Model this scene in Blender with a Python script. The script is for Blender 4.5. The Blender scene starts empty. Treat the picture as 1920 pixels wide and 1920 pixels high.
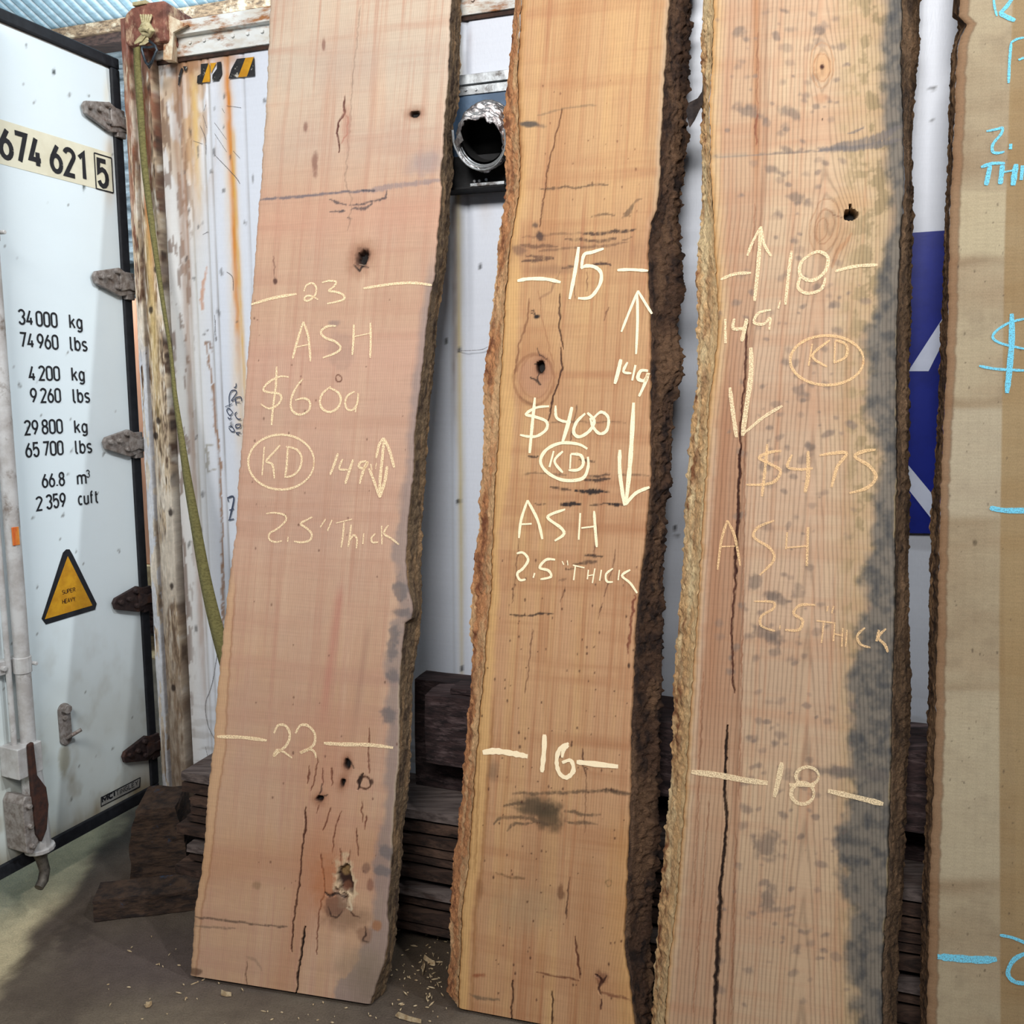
import bpy, math, random
import numpy as np
random.seed(7)
SC = bpy.context.scene
COL = SC.collection
R = math.radians
# ---------------------------------------------------------------- camera
FPX, PITCH, CAMH = 1650.0, R(7.6), 1.6
CAM = np.array([0.0, 0.0, CAMH])
FW = np.array([0, math.cos(PITCH), -math.sin(PITCH)])
DN = np.array([0, -math.sin(PITCH), -math.cos(PITCH)])
RT = np.array([1.0, 0, 0])
cd = bpy.data.cameras.new('camera'); cam = bpy.data.objects.new('camera', cd); COL.objects.link(cam)
cam.location = CAM; cam.rotation_euler = (R(90) - PITCH, 0, 0)
cd.sensor_width = 36; cd.lens = 36 * FPX / 1920; cd.clip_start = 0.05
SC.camera = cam
# ---------------------------------------------------------------- world and lights
w = bpy.data.worlds.new('world'); SC.world = w; w.use_nodes = True
w.node_tree.nodes['Background'].inputs[0].default_value = (0.60, 0.76, 1.0, 1)
w.node_tree.nodes['Background'].inputs[1].default_value = 0.125
SC.view_settings.view_transform = 'Standard'; SC.view_settings.look = 'None'
SC.view_settings.gamma = 1; SC.view_settings.exposure = 0.0
def lamp(name, loc, target, size, power, color=(1, 1, 1), sy=None, spread=None):
    l = bpy.data.lights.new(name, 'AREA'); l.energy = power; l.color = color; l.size = size
    if sy: l.shape = 'RECTANGLE'; l.size_y = sy
    if spread: l.spread = spread
    o = bpy.data.objects.new(name, l); COL.objects.link(o); o.location = loc
    d = np.array(target, float) - np.array(loc, float)
    from mathutils import Vector
    o.rotation_euler = Vector(d).to_track_quat('-Z', 'Y').to_euler()
    return o
lamp('daylight_from_doorway', (-0.9, -1.5, 4.1), (0.1, 2.7, 2.45), 2.2, 118, (1.0, 0.975, 0.94), 1.1, R(128))
lamp('bay_lamp_far', (4.75, 0.0, 4.5), (-1.2, 2.9, 1.4), 0.16, 150, (0.93, 0.98, 1.0))
lamp('bay_lamp_near', (2.0, 0.0, 4.5), (-1.2, 2.9, 1.2), 0.12, 76, (0.95, 0.98, 1.0))
lamp('added_roof_fill', (-0.6, 4.6, 3.15), (-0.9, 4.4, 5.5), 1.6, 170, (0.85, 0.95, 1.0))  # unseen fill added to brighten the underside of the roof sheet
lamp('added_rear_fill', (-2.6, 4.6, 3.3), (-1.8, 6.5, 2.4), 0.9, 95, (0.85, 0.95, 1.0), 0.9)  # no known lamp here; added so the corrugated back wall reads bright
# ---------------------------------------------------------------- helpers
def lin(c):
    c = np.array(c, float) / 255.0
    return np.where(c <= 0.04045, c / 12.92, ((c + 0.055) / 1.055) ** 2.4)
def ray(px, py):
    px = np.asarray(px, float); py = np.asarray(py, float)
    return RT * ((px - 960) / FPX)[..., None] + FW + DN * ((py - 960) / FPX)[..., None]
def proj(P):
    q = np.asarray(P) - CAM; z = np.maximum(q @ FW, 1e-3)
    return 960 + FPX * (q @ RT) / z, 960 + FPX * (q @ DN) / z
class Plane:
    def __init__(s, O, U, V):
        s.O = np.array(O, float); s.U = np.array(U, float) / np.linalg.norm(U); V = np.array(V, float)
        V = V - s.U * (V @ s.U); s.V = V / np.linalg.norm(V); s.N = np.cross(s.U, s.V)
        if s.N @ (CAM - s.O) < 0: s.N = -s.N
    def W(s, px, py, off=0.0):
        d = ray(px, py); t = ((s.O + s.N * off - CAM) @ s.N) / (d @ s.N)
        return CAM + d * t[..., None]
    def uv(s, px, py, off=0.0):
        q = s.W(px, py, off) - s.O
        return q @ s.U, q @ s.V
    def P(s, u, v, off=0.0):
        u, v, off = np.broadcast_arrays(np.asarray(u, float), np.asarray(v, float), np.asarray(off, float))
        return s.O + s.U * u[..., None] + s.V * v[..., None] + s.N * off[..., None]
def at_y(px, py, Y):
    d = ray(px, py); return CAM + d * (Y / d[1])
def _h(i, j, seed):
    n = (i.astype(np.int64) * 374761393 + j.astype(np.int64) * 668265263 + seed * 1442695041) & 0x7fffffff
    n = ((n ^ (n >> 13)) * 1274126177) & 0x7fffffff
    return ((n ^ (n >> 16)) & 0xffff) / 65535.0
def vn(x, y, seed=0):
    i = np.floor(x); j = np.floor(y); fx = x - i; fy = y - j
    fx = fx * fx * (3 - 2 * fx); fy = fy * fy * (3 - 2 * fy)
    a = _h(i, j, seed); b = _h(i + 1, j, seed); c = _h(i, j + 1, seed); d = _h(i + 1, j + 1, seed)
    return (a * (1 - fx) + b * fx) * (1 - fy) + (c * (1 - fx) + d * fx) * fy
def fbm(x, y, seed=0, octv=4):
    s = 0; a = 0.5; t = 0
    for k in range(octv):
        s = s + a * vn(x * 2 ** k, y * 2 ** k, seed + 17 * k); t += a; a *= 0.55
    return s / t
def sst(a, b, x):
    t = np.clip((x - a) / (b - a), 0, 1); return t * t * (3 - 2 * t)
class Paint:
    def __init__(s, P, a, b, base):
        s.px, s.py = proj(P); s.a = a; s.b = b; n = len(a)
        s.c = np.tile(lin(base), (n, 1)); s.d = np.zeros(n)
        s.n1 = fbm(a * 60, b * 60, 3, 4); s.n2 = fbm(a * 160, b * 22, 9, 2); s.n3 = fbm(a * 38, b * 38, 13, 3); s.n4 = fbm(a * 330, b * 60, 14, 2)
    def mix(s, m, col, idx=None):
        m = np.clip(m, 0, 1)[:, None]
        if idx is None: s.c = s.c * (1 - m) + lin(col) * m
        else: s.c[idx] = s.c[idx] * (1 - m) + lin(col) * m
    def box(s, x0, y0, x1, y1):
        return np.nonzero((s.px > x0) & (s.px < x1) & (s.py > y0) & (s.py < y1))[0]
    def line(s, pts, wd, col, a=1.0, rough=0.3, disp=0.0):
        p = np.array(pts, float); m = wd * 2 + 4
        I = s.box(p[:, 0].min() - m, p[:, 1].min() - m, p[:, 0].max() + m, p[:, 1].max() + m)
        if len(I) == 0: return
        x = s.px[I] + (s.n1[I] - 0.5) * (rough * 8 + 5); y = s.py[I] + (s.n3[I] - 0.5) * (rough * 6 + 3); D = np.full(len(I), 1e9)
        e0 = np.minimum(np.hypot(x - p[0, 0], y - p[0, 1]), np.hypot(x - p[-1, 0], y - p[-1, 1])); ww = wd * (0.45 + 0.75 * sst(0, wd * 3 + 6, e0)) * (0.75 + 1.0 * (s.n4[I] - 0.2) * (0.4 + rough))
        for (x0, y0), (x1, y1) in zip(p[:-1], p[1:]):
            L = (x1 - x0) ** 2 + (y1 - y0) ** 2 + 1e-9
            t = np.clip(((x - x0) * (x1 - x0) + (y - y0) * (y1 - y0)) / L, 0, 1)
            D = np.minimum(D, np.hypot(x - x0 - t * (x1 - x0), y - y0 - t * (y1 - y0)))
        k = 1 - sst(0, 1, (D - ww * 0.3) / (ww * 0.25 + 0.8))
        k = k * np.clip(1 - rough + rough * 2 * s.n2[I], 0, 1)
        s.mix(k * a, col, I)
        if disp: s.d[I] = np.minimum(s.d[I], disp * k)
    def blob(s, cx, cy, rx, ry, col, a=1.0, rot=0.0, soft=0.35, rag=0.4, disp=0.0):
        m = max(rx, ry) * 1.9 + 4
        I = s.box(cx - m, cy - m, cx + m, cy + m)
        if len(I) == 0: return
        x = s.px[I] - cx; y = s.py[I] - cy; c, q = math.cos(R(rot)), math.sin(R(rot))
        r = np.hypot((x * c + y * q) / rx, (-x * q + y * c) / ry) + (s.n1[I] - 0.5) * rag * 2
        k = 1 - sst(1 - soft, 1 + soft, r)
        s.mix(k * a, col, I)
        if disp: s.d[I] = np.minimum(s.d[I], disp * k)
    def ringe(s, cx, cy, rx, ry, wd, col, a=1.0, rot=0):
        t = np.linspace(0, 2 * np.pi, 28); c, q = math.cos(R(rot)), math.sin(R(rot))
        X = rx * np.cos(t); Y = ry * np.sin(t)
        s.line(np.stack([cx + X * c - Y * q, cy + X * q + Y * c], 1), wd, col, a)
# ---------------------------------------------------------------- mesh building
def mesh_obj(name, V, Fc, m=None, parent=None, col=None, guv=None, ring=None, smooth=False, ang=None):
    me = bpy.data.meshes.new(name); V = np.asarray(V, float)
    if isinstance(Fc, np.ndarray) and Fc.ndim == 2:
        n = len(Fc); k = Fc.shape[1]
        me.vertices.add(len(V)); me.vertices.foreach_set('co', V.astype(np.float32).ravel())
        me.loops.add(n * k); me.loops.foreach_set('vertex_index', Fc.astype(np.int32).ravel())
        me.polygons.add(n); me.polygons.foreach_set('loop_start', (np.arange(n) * k).astype(np.int32))
        me.update(calc_edges=True)
    else:
        me.from_pydata([tuple(v) for v in V], [], [tuple(int(i) for i in f) for f in Fc]); me.update()
    if col is not None:
        at = me.attributes.new('Col', 'FLOAT_COLOR', 'POINT')
        at.data.foreach_set('color', np.hstack([np.clip(col, 0.002, 1), np.ones((len(V), 1))]).astype(np.float32).ravel())
    if guv is not None:
        at = me.attributes.new('guv', 'FLOAT_VECTOR', 'POINT')
        at.data.foreach_set('vector', np.hstack([guv, np.zeros((len(V), 1))]).astype(np.float32).ravel())
    if ring is not None:
        at = me.attributes.new('ring', 'FLOAT', 'POINT'); at.data.foreach_set('value', ring.astype(np.float32))
    if smooth or ang:
        me.polygons.foreach_set('use_smooth', [True] * len(me.polygons))
        if ang: me.set_sharp_from_angle(angle=R(ang))
    if m: me.materials.append(m)
    o = bpy.data.objects.new(name, me); COL.objects.link(o)
    if parent: link_child(o, parent)
    return o
def link_child(o, parent):
    o.parent = parent
    from mathutils import Matrix
    o.matrix_parent_inverse = Matrix.LocRotScale(parent.location, parent.rotation_euler, parent.scale).inverted()
def thing(name, label, cat, loc=(0, 0, 0), group=None, parent=None):
    o = bpy.data.objects.new(name, None); COL.objects.link(o); o.location = loc; o.empty_display_size = 0.1
    if parent: link_child(o, parent)
    if label: o['label'] = label
    if cat: o['category'] = cat
    if group: o['group'] = group
    return o
def tag(o, label, cat=None, group=None, kind=None):
    if label: o['label'] = label
    if cat: o['category'] = cat
    if group: o['group'] = group
    if kind: o['kind'] = kind
    return o
def grid_faces(nr, nc):
    i = np.arange(nr - 1)[:, None] * nc + np.arange(nc - 1)[None, :]
    i = i.ravel(); return np.stack([i, i + 1, i + nc + 1, i + nc], 1)
class MB:
    def __init__(s): s.v = []; s.f = []
    def add(s, vs, fs):
        b = len(s.v); s.v += [tuple(map(float, x)) for x in vs]; s.f += [tuple(i + b for i in f) for f in fs]; return s
    def box8(s, c8):
        return s.add(c8, [(0, 1, 2, 3), (7, 6, 5, 4), (0, 4, 5, 1), (1, 5, 6, 2), (2, 6, 7, 3), (3, 7, 4, 0)])
    def fbox(s, pl, u0, u1, v0, v1, n0, n1):
        return s.box8([pl.P(u0, v0, n0), pl.P(u1, v0, n0), pl.P(u1, v1, n0), pl.P(u0, v1, n0),
                       pl.P(u0, v0, n1), pl.P(u1, v0, n1), pl.P(u1, v1, n1), pl.P(u0, v1, n1)])
    def prism(s, pts0, pts1):
        n = len(pts0); b = list(pts0) + list(pts1)
        return s.add(b, [tuple(range(n)), tuple(range(2 * n - 1, n - 1, -1))] + [(i, n + i, n + (i + 1) % n, (i + 1) % n) for i in range(n)])
    def tube(s, pts, r, seg=12, cap=True):
        pts = [np.array(p, float) for p in pts]; n = len(pts); rr = r if hasattr(r, '__len__') else [r] * n; vs = []
        up = None
        for k, p in enumerate(pts):
            t = pts[min(k + 1, n - 1)] - pts[max(k - 1, 0)]; t = t / np.linalg.norm(t)
            if up is None:
                up = np.array([0, 0, 1.0]) if abs(t[2]) < 0.9 else np.array([1.0, 0, 0])
            a = up - t * (up @ t); a /= np.linalg.norm(a); up = a; b = np.cross(t, a)
            for q in range(seg):
                th = 2 * math.pi * q / seg; vs.append(p + rr[k] * (a * math.cos(th) + b * math.sin(th)))
        fs = [(k * seg + q, k * seg + (q + 1) % seg, (k + 1) * seg + (q + 1) % seg, (k + 1) * seg + q) for k in range(n - 1) for q in range(seg)]
        if cap: fs += [tuple(range(seg))[::-1], tuple((n - 1) * seg + q for q in range(seg))]
        return s.add(vs, fs)
    def build(s, name, m=None, parent=None, bevel=0, ang=None, fix=True):
        o = mesh_obj(name, s.v, s.f, m, parent, ang=ang)
        if fix:
            import bmesh
            bm = bmesh.new(); bm.from_mesh(o.data); bmesh.ops.recalc_face_normals(bm, faces=bm.faces); bm.to_mesh(o.data); bm.free()
        if bevel:
            b = o.modifiers.new('bevel', 'BEVEL'); b.width = bevel; b.segments = 2; b.limit_method = 'ANGLE'
        return o
def plate(name, plane, pts, off, th, mat, parent, label=None):
    P0 = [plane.W(np.array(x, float), np.array(y, float), off) for x, y in pts]; P1 = [p + plane.N * th for p in P0]
    o = MB().prism(P0, P1).build(name, mat, parent)
    if label: o['label'] = label
    return o
# ---------------------------------------------------------------- materials
def nodes(m):
    m.use_nodes = True; nt = m.node_tree; nt.nodes.clear()
    out = nt.nodes.new('ShaderNodeOutputMaterial'); bs = nt.nodes.new('ShaderNodeBsdfPrincipled')
    nt.links.new(bs.outputs[0], out.inputs[0]); return nt, bs, out
def mathn(nt, op, a, b=None, clamp=False):
    n = nt.nodes.new('ShaderNodeMath'); n.operation = op; n.use_clamp = clamp
    for i, x in enumerate((a, b)):
        if x is None: continue
        if hasattr(x, 'links'): nt.links.new(x, n.inputs[i])
        else: n.inputs[i].default_value = x
    return n.outputs[0]
def noise(nt, vec, scale3, detail=4, rough=0.6, sc=1.0):
    mp = nt.nodes.new('ShaderNodeMapping'); mp.inputs['Scale'].default_value = scale3; nt.links.new(vec, mp.inputs[0])
    n = nt.nodes.new('ShaderNodeTexNoise'); n.inputs['Scale'].default_value = sc; n.inputs['Detail'].default_value = detail
    n.inputs['Roughness'].default_value = rough; nt.links.new(mp.outputs[0], n.inputs['Vector']); return n.outputs['Fac']
def mulcol(nt, colr, fac):
    m = nt.nodes.new('ShaderNodeVectorMath'); m.operation = 'SCALE'; nt.links.new(colr, m.inputs[0]); nt.links.new(fac, m.inputs['Scale']); return m.outputs[0]
def vcmat(name, fine=(900, 40, 1), famp=0.25, cross=(8, 260, 1), camp=0.12, ring=None, rough=0.75, bump=0.3, bdist=0.001, metal=0.0, spec=0.3):
    """painted surface: per-point colour 'Col' carried by the object, broken up by procedural grain in 'guv' metres"""
    m = bpy.data.materials.new(name); nt, bs, out = nodes(m)
    a = nt.nodes.new('ShaderNodeAttribute'); a.attribute_name = 'Col'
    g = nt.nodes.new('ShaderNodeAttribute'); g.attribute_name = 'guv'
    n1 = noise(nt, g.outputs['Vector'], fine, 5, 0.7); n2 = noise(nt, g.outputs['Vector'], cross, 3, 0.6)
    f = mathn(nt, 'ADD', mathn(nt, 'MULTIPLY', mathn(nt, 'SUBTRACT', n1, 0.5), famp * 2), 1.0)
    f = mathn(nt, 'ADD', f, mathn(nt, 'MULTIPLY', mathn(nt, 'SUBTRACT', n2, 0.5), camp * 2))
    h = n1
    if ring:
        per, amp = ring
        r = nt.nodes.new('ShaderNodeAttribute'); r.attribute_name = 'ring'
        rn = mathn(nt, 'ADD', r.outputs['Fac'], mathn(nt, 'MULTIPLY', noise(nt, g.outputs['Vector'], (60, 6, 1), 3), per * 0.9))
        s = mathn(nt, 'SINE', mathn(nt, 'MULTIPLY', rn, 2 * math.pi / per))
        s = mathn(nt, 'POWER', mathn(nt, 'ADD', mathn(nt, 'MULTIPLY', s, 0.5), 0.5), 3.0)
        f = mathn(nt, 'SUBTRACT', f, mathn(nt, 'MULTIPLY', s, amp)); h = mathn(nt, 'SUBTRACT', h, mathn(nt, 'MULTIPLY', s, 0.3))
    c = mulcol(nt, a.outputs['Color'], f); nt.links.new(c, bs.inputs['Base Color'])
    bs.inputs['Roughness'].default_value = rough; bs.inputs['Metallic'].default_value = metal
    bs.inputs['Specular IOR Level'].default_value = spec
    b = nt.nodes.new('ShaderNodeBump'); b.inputs['Strength'].default_value = bump; b.inputs['Distance'].default_value = bdist
    nt.links.new(h, b.inputs['Height']); nt.links.new(b.outputs[0], bs.inputs['Normal'])
    return m
def pmat(name, c1, c2, scale=(30, 30, 30), lo=0.4, hi=0.62, rough=0.6, metal=0.0, bump=0.3, bdist=0.002, c3=None, scale3=(6, 6, 6), spec=0.4, t3=(0.52, 0.66)):
    m = bpy.data.materials.new(name); nt, bs, out = nodes(m)
    tc = nt.nodes.new('ShaderNodeTexCoord'); v = tc.outputs['Object']
    n1 = noise(nt, v, scale, 6, 0.65)
    def mixc(fac, A, B):
        x = nt.nodes.new('ShaderNodeMix'); x.data_type = 'RGBA'; nt.links.new(fac, x.inputs[0])
        for i, q in ((6, A), (7, B)):
            if hasattr(q, 'links'): nt.links.new(q, x.inputs[i])
            else: x.inputs[i].default_value = (*q, 1)
        return x.outputs[2]
    def ramp(f, lo, hi):
        r = nt.nodes.new('ShaderNodeMapRange'); r.inputs[1].default_value = lo; r.inputs[2].default_value = hi; nt.links.new(f, r.inputs[0]); return r.outputs[0]
    c = mixc(ramp(n1, lo, hi), lin(c1), lin(c2))
    if c3 is not None: c = mixc(ramp(noise(nt, v, scale3, 5, 0.7), *t3), c, lin(c3))
    nt.links.new(c, bs.inputs['Base Color']); bs.inputs['Roughness'].default_value = rough; bs.inputs['Metallic'].default_value = metal
    bs.inputs['Specular IOR Level'].default_value = spec
    b = nt.nodes.new('ShaderNodeBump'); b.inputs['Strength'].default_value = bump; b.inputs['Distance'].default_value = bdist
    nt.links.new(n1, b.inputs['Height']); nt.links.new(b.outputs[0], bs.inputs['Normal'])
    return m
def chalkmat(name, c, thr=0.42, sharp=0.12):
    m = bpy.data.materials.new(name); nt, bs, out = nodes(m)
    g = nt.nodes.new('ShaderNodeAttribute'); g.attribute_name = 'guv'
    n1 = noise(nt, g.outputs['Vector'], (420, 260, 1), 4, 0.7)
    r = nt.nodes.new('ShaderNodeMapRange'); r.inputs[1].default_value = thr - sharp; r.inputs[2].default_value = thr + sharp; nt.links.new(n1, r.inputs[0])
    nt.links.new(r.outputs[0], bs.inputs['Alpha'])
    bs.inputs['Base Color'].default_value = (*lin(c), 1); bs.inputs['Roughness'].default_value = 0.95; bs.inputs['Specular IOR Level'].default_value = 0.05
    return m
# ---------------------------------------------------------------- frames of the place
TH = R(18.5)
WU = np.array([math.cos(TH), -math.sin(TH), 0]); Z = np.array([0, 0, 1.0])
pO = at_y(262, 740, 3.0); pO[2] = 0
WALL = Plane(pO, WU, Z)                 # container side: u along it, v up, N towards the viewer
dO = at_y(257, 740, 2.97); dO[2] = 0
DY = R(23.1)
DOOR = Plane(dO, (math.sin(DY), math.cos(DY), 0), Z)
FLOOR = Plane((0, 0, 0), (1, 0, 0), (0, 1, 0))
def interp_fn(pts):
    p = np.array(sorted(pts, key=lambda q: q[1]), float)
    return p
# ================================================================ ROOM
M_floor = vcmat('dirty_concrete', (190, 190, 1), 0.6, (26, 26, 1), 0.3, rough=0.92, bump=0.9, bdist=0.006)
xs = np.arange(-2.6, 2.2, 0.011); ys = np.arange(0.4, 4.2, 0.011)
X, Y = np.meshgrid(xs, ys); P = np.stack([X.ravel(), Y.ravel(), np.zeros(X.size)], 1)
pt = Paint(P, P[:, 0], P[:, 1], (92, 80, 70))
q = fbm(P[:, 0] * 3, P[:, 1] * 3, 5); q2 = fbm(P[:, 0] * 14, P[:, 1] * 14, 8)
pt.mix((q - 0.35) * 1.3, (132, 120, 102)); pt.mix((q2 - 0.5) * 1.2, (84, 74, 64))
# paler band of concrete beside the container door, with its ragged edge running diagonally
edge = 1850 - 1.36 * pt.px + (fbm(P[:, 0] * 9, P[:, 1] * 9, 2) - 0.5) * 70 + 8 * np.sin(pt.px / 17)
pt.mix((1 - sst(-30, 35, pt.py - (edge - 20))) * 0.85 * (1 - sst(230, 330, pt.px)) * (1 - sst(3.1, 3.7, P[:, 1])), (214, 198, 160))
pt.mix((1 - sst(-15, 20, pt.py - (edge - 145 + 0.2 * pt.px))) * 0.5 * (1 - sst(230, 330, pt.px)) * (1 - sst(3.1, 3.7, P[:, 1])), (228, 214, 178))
pt.line([(0, 1835), (60, 1790), (110, 1745), (180, 1690), (240, 1640)], 14, (78, 66, 55), 0.55, 0.8)
pt.blob(140, 1755, 34, 24, (66, 56, 48), 0.7, 0, 0.4, 1.0)
pt.blob(300, 1800, 160, 60, (96, 82, 80), 0.5, 0, 0.8)
pt.blob(800, 1820, 70, 70, (74, 60, 46), 0.8, 0, 0.7)
P[:, 2] = (q2 - 0.5) * 0.004 - 0.003 + (fbm(P[:, 0] * 60, P[:, 1] * 60, 4, 2) - 0.5) * 0.002
fl = mesh_obj('floor', P, grid_faces(len(ys), len(xs)), M_floor, col=pt.c, guv=P[:, :2], smooth=True)
tag(fl, None, kind='structure')
M_far = pmat('far_concrete', (104, 94, 82), (84, 76, 66), (3, 3, 3), rough=0.95)
fo = MB()
for x0, x1, y0, y1 in ((-9, -2.6, -6, 9), (2.19, 9, -6, 9), (-2.6, 2.19, -6, 0.4), (-2.6, 2.19, 4.19, 9)):
    fo.box8([(x0, y0, -.1), (x1, y0, -.1), (x1, y1, -.1), (x0, y1, -.1), (x0, y0, -.004), (x1, y0, -.004), (x1, y1, -.004), (x0, y1, -.004)])
tag(fo.build('floor_outer', M_far), None, kind='structure')
# sloping corrugated roof sheet behind and above, rib direction square to the container
q0 = np.array(WALL.P(0, 0, -2.75))
ez = 0; dd = ray(150, 66); t = ((q0 - CAM) @ WALL.N) / (dd @ WALL.N); E0 = CAM + dd * t; ez = E0[2]
RP = Plane(WALL.P(-4, ez, -2.75), WU, WALL.N * math.cos(R(20)) + Z * math.sin(R(20)))
us = np.arange(0, 9, 0.0125); vs_ = np.array([-0.25, 0, 0.6, 1.4, 2.2, 3.0, 4.2, 5.2])
U2, V2 = np.meshgrid(us, vs_); ph = (U2 / 0.076) % 1.0
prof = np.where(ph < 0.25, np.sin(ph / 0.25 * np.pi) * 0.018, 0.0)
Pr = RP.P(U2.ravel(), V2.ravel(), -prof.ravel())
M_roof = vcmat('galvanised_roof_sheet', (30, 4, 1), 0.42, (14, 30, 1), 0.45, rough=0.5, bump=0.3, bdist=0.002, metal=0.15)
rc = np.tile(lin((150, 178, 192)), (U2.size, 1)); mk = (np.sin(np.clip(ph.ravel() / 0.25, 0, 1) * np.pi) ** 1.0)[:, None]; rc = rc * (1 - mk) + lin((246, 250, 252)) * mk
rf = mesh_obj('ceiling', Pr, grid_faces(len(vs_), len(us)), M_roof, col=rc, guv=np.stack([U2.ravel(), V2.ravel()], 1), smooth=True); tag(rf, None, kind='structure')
M_beam = pmat('weathered_purlin', (150, 126, 100), (86, 68, 54), (9, 60, 60), rough=0.9, bump=0.8, bdist=0.01, c3=(205, 190, 165))
b = MB().fbox(WALL, -4, 5, ez - 0.085, ez - 0.012, -2.70, -2.58); tag(b.build('trim_1', M_beam, bevel=0.006), None, kind='structure')
M_beam2 = pmat('gap_shade_batten', (70, 52, 46), (40, 30, 28), (9, 60, 60), rough=0.95)  # board coloured dark in place of the shaded gap under the purlin
tag(MB().fbox(WALL, -4, 5, ez - 0.15, ez - 0.086, -2.74, -2.60).build('trim_2', M_beam2, bevel=0.004), None, kind='structure')
M_back = pmat('corrugated_wall_sheet', (205, 215, 220), (120, 132, 140), (3, 9, 9), rough=0.35, metal=0.7, c3=(70, 78, 80), scale3=(2, 3, 9), t3=(0.5, 0.6))
zs = np.arange(0, ez - 0.02, 0.008); uu = np.array([-4.0, -3, -2, -1, 0, 2.5, 5])
U2, V2 = np.meshgrid(uu, zs)
Pb = WALL.P(U2.ravel(), V2.ravel(), -2.80 + 0.016 * np.sin(V2.ravel() / 0.076 * 2 * np.pi))
tag(mesh_obj('wall_back', Pb, grid_faces(len(zs), len(uu)), M_back, smooth=True), None, kind='structure')
# ================================================================ CONTAINER
CT = thing('shipping_container', 'white rust-streaked refrigerated shipping container with open door, standing behind the leaning slabs', 'shipping container', tuple(WALL.P(0, 0, 0)))
u_r = lambda x, y, off=0: float(WALL.uv(x, y, off)[0]); v_r = lambda x, y, off=0: float(WALL.uv(x, y, off)[1])
UP = u_r(328, 740)                                  # right side of the corner post
VT = v_r(325, 111)                                  # underside of the top rail
print('post width', UP, 'rail underside', VT, v_r(504, 88), v_r(864, 35), 'top', v_r(325, 55), 'post top', v_r(270, 30))
# --- side wall sheet
us = np.arange(UP - 0.02, UP + 3.6, 0.0062); vs_ = np.arange(0.12, VT + 0.02, 0.0062)
us = us[(us < UP + 0.6)]; us = np.concatenate([us, np.arange(us[-1] + 0.009, UP + 3.4, 0.009)])
U2, V2 = np.meshgrid(us, vs_); a, b_ = U2.ravel(), V2.ravel()
Pw = WALL.P(a, b_, 0.0); pt = Paint(Pw, a, b_, (216, 222, 234)); px, py = pt.px, pt.py
pt.mix((fbm(a * 7, b_ * 1.6, 4) - 0.45) * 0.8, (204, 206, 214))
rel = np.zeros(len(a))
for x0 in (337, 345, 356, 384, 397, 433, 462):      # folded seams of the panel, vertical in the world
    uc = u_r(x0, 300); dist = np.abs(a - uc)
    rel -= 0.004 * np.exp(-(dist / 0.004) ** 2)
    pt.mix(np.exp(-(dist / 0.0035) ** 2) * (0.25 + 0.5 * fbm(a * 3, b_ * 7, int(x0))), (120, 112, 104))
for k in range(14):                                  # wide shallow ribs along the container
    uc = u_r(858, 700) + (k - 3) * 0.29
    if uc < UP + 0.25: continue
    rel += 0.012 * sst(0, 1, 1 - np.abs(a - uc) / 0.03) - 0.006 * np.exp(-((a - uc - 0.034) / 0.004) ** 2)
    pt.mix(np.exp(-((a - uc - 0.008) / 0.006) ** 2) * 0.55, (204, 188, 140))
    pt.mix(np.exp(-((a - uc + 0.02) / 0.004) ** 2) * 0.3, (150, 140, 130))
# rust streaks and flaking near the post
pt.mix(sst(0.47, 0.6, fbm(a * 26, b_ * 9, 55, 4)) * (1 - sst(372, 420, px)) * (1 - sst(240, 430, py)) * 0.85, (172, 134, 100)); pt.mix((1 - sst(350, 420, px)) * 0.35, (226, 216, 190))
pt.mix(sst(0.56, 0.62, fbm(a * 60, b_ * 14, 56, 4)) * (1 - sst(352, 372, px)) * 0.7, (112, 84, 66)); pt.mix(sst(0.5, 0.62, fbm(a * 9, b_ * 40, 57, 3)) * sst(1250, 1450, py) * 0.5, (150, 144, 138))
def streak(x, y0, y1, wd, col, aa=0.9, sway=3.0):
    x = np.asarray(x, float); uc = u_r(x, 300); n = fbm(b_ * 5, b_ * 0 + 3, int(x)) - 0.5
    dist = np.abs(a - uc - n * 0.012 * sway / 3); wm = wd / FPX * 3.0
    fade = sst(y0 - 20, y0 + 20, py) * (1 - sst(y1 - 260, y1, py))
    pt.mix(np.exp(-(dist / wm) ** 2) * fade * aa * (0.55 + 0.9 * pt.n2), col)
streak(431, 60, 1000, 13, (226, 196, 150), 0.55); streak(432, 80, 760, 6, (206, 132, 52), 1.0); streak(440, 250, 900, 4, (214, 170, 90), 0.8)
streak(362, 60, 520, 16, (196, 150, 96), 0.6); streak(371, 150, 470, 6, (214, 176, 96), 0.8); streak(352, 50, 240, 16, (172, 120, 78), 0.8)
streak(335, 60, 1400, 8, (150, 112, 84), 0.55); streak(345, 100, 700, 5, (160, 118, 90), 0.5)
streak(834, 370, 640, 8, (150, 104, 58), 0.8); streak(852, 380, 900, 6, (120, 88, 60), 0.6); streak(910, 370, 470, 12, (176, 140, 100), 0.8)
streak(862, 60, 1260, 4, (196, 176, 110), 0.5); streak(885, 60, 150, 5, (160, 110, 70), 0.7)
pt.blob(350, 118, 34, 18, (150, 112, 84), 0.8, -8, 0.5, 0.8); pt.blob(420, 108, 40, 12, (186, 140, 104), 0.7, -8, 0.5, 0.8)
pt.line([(385, 640), (398, 720), (403, 800), (412, 860), (415, 950), (418, 1100), (416, 1250)], 3, (146, 104, 68), 0.9, 0.4)
pt.line([(385, 640), (393, 642), (396, 660)], 3, (120, 84, 60), 0.9)
pt.line([(386, 500), (378, 560), (380, 590)], 4, (196, 130, 80), 0.7, 0.5)
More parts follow.
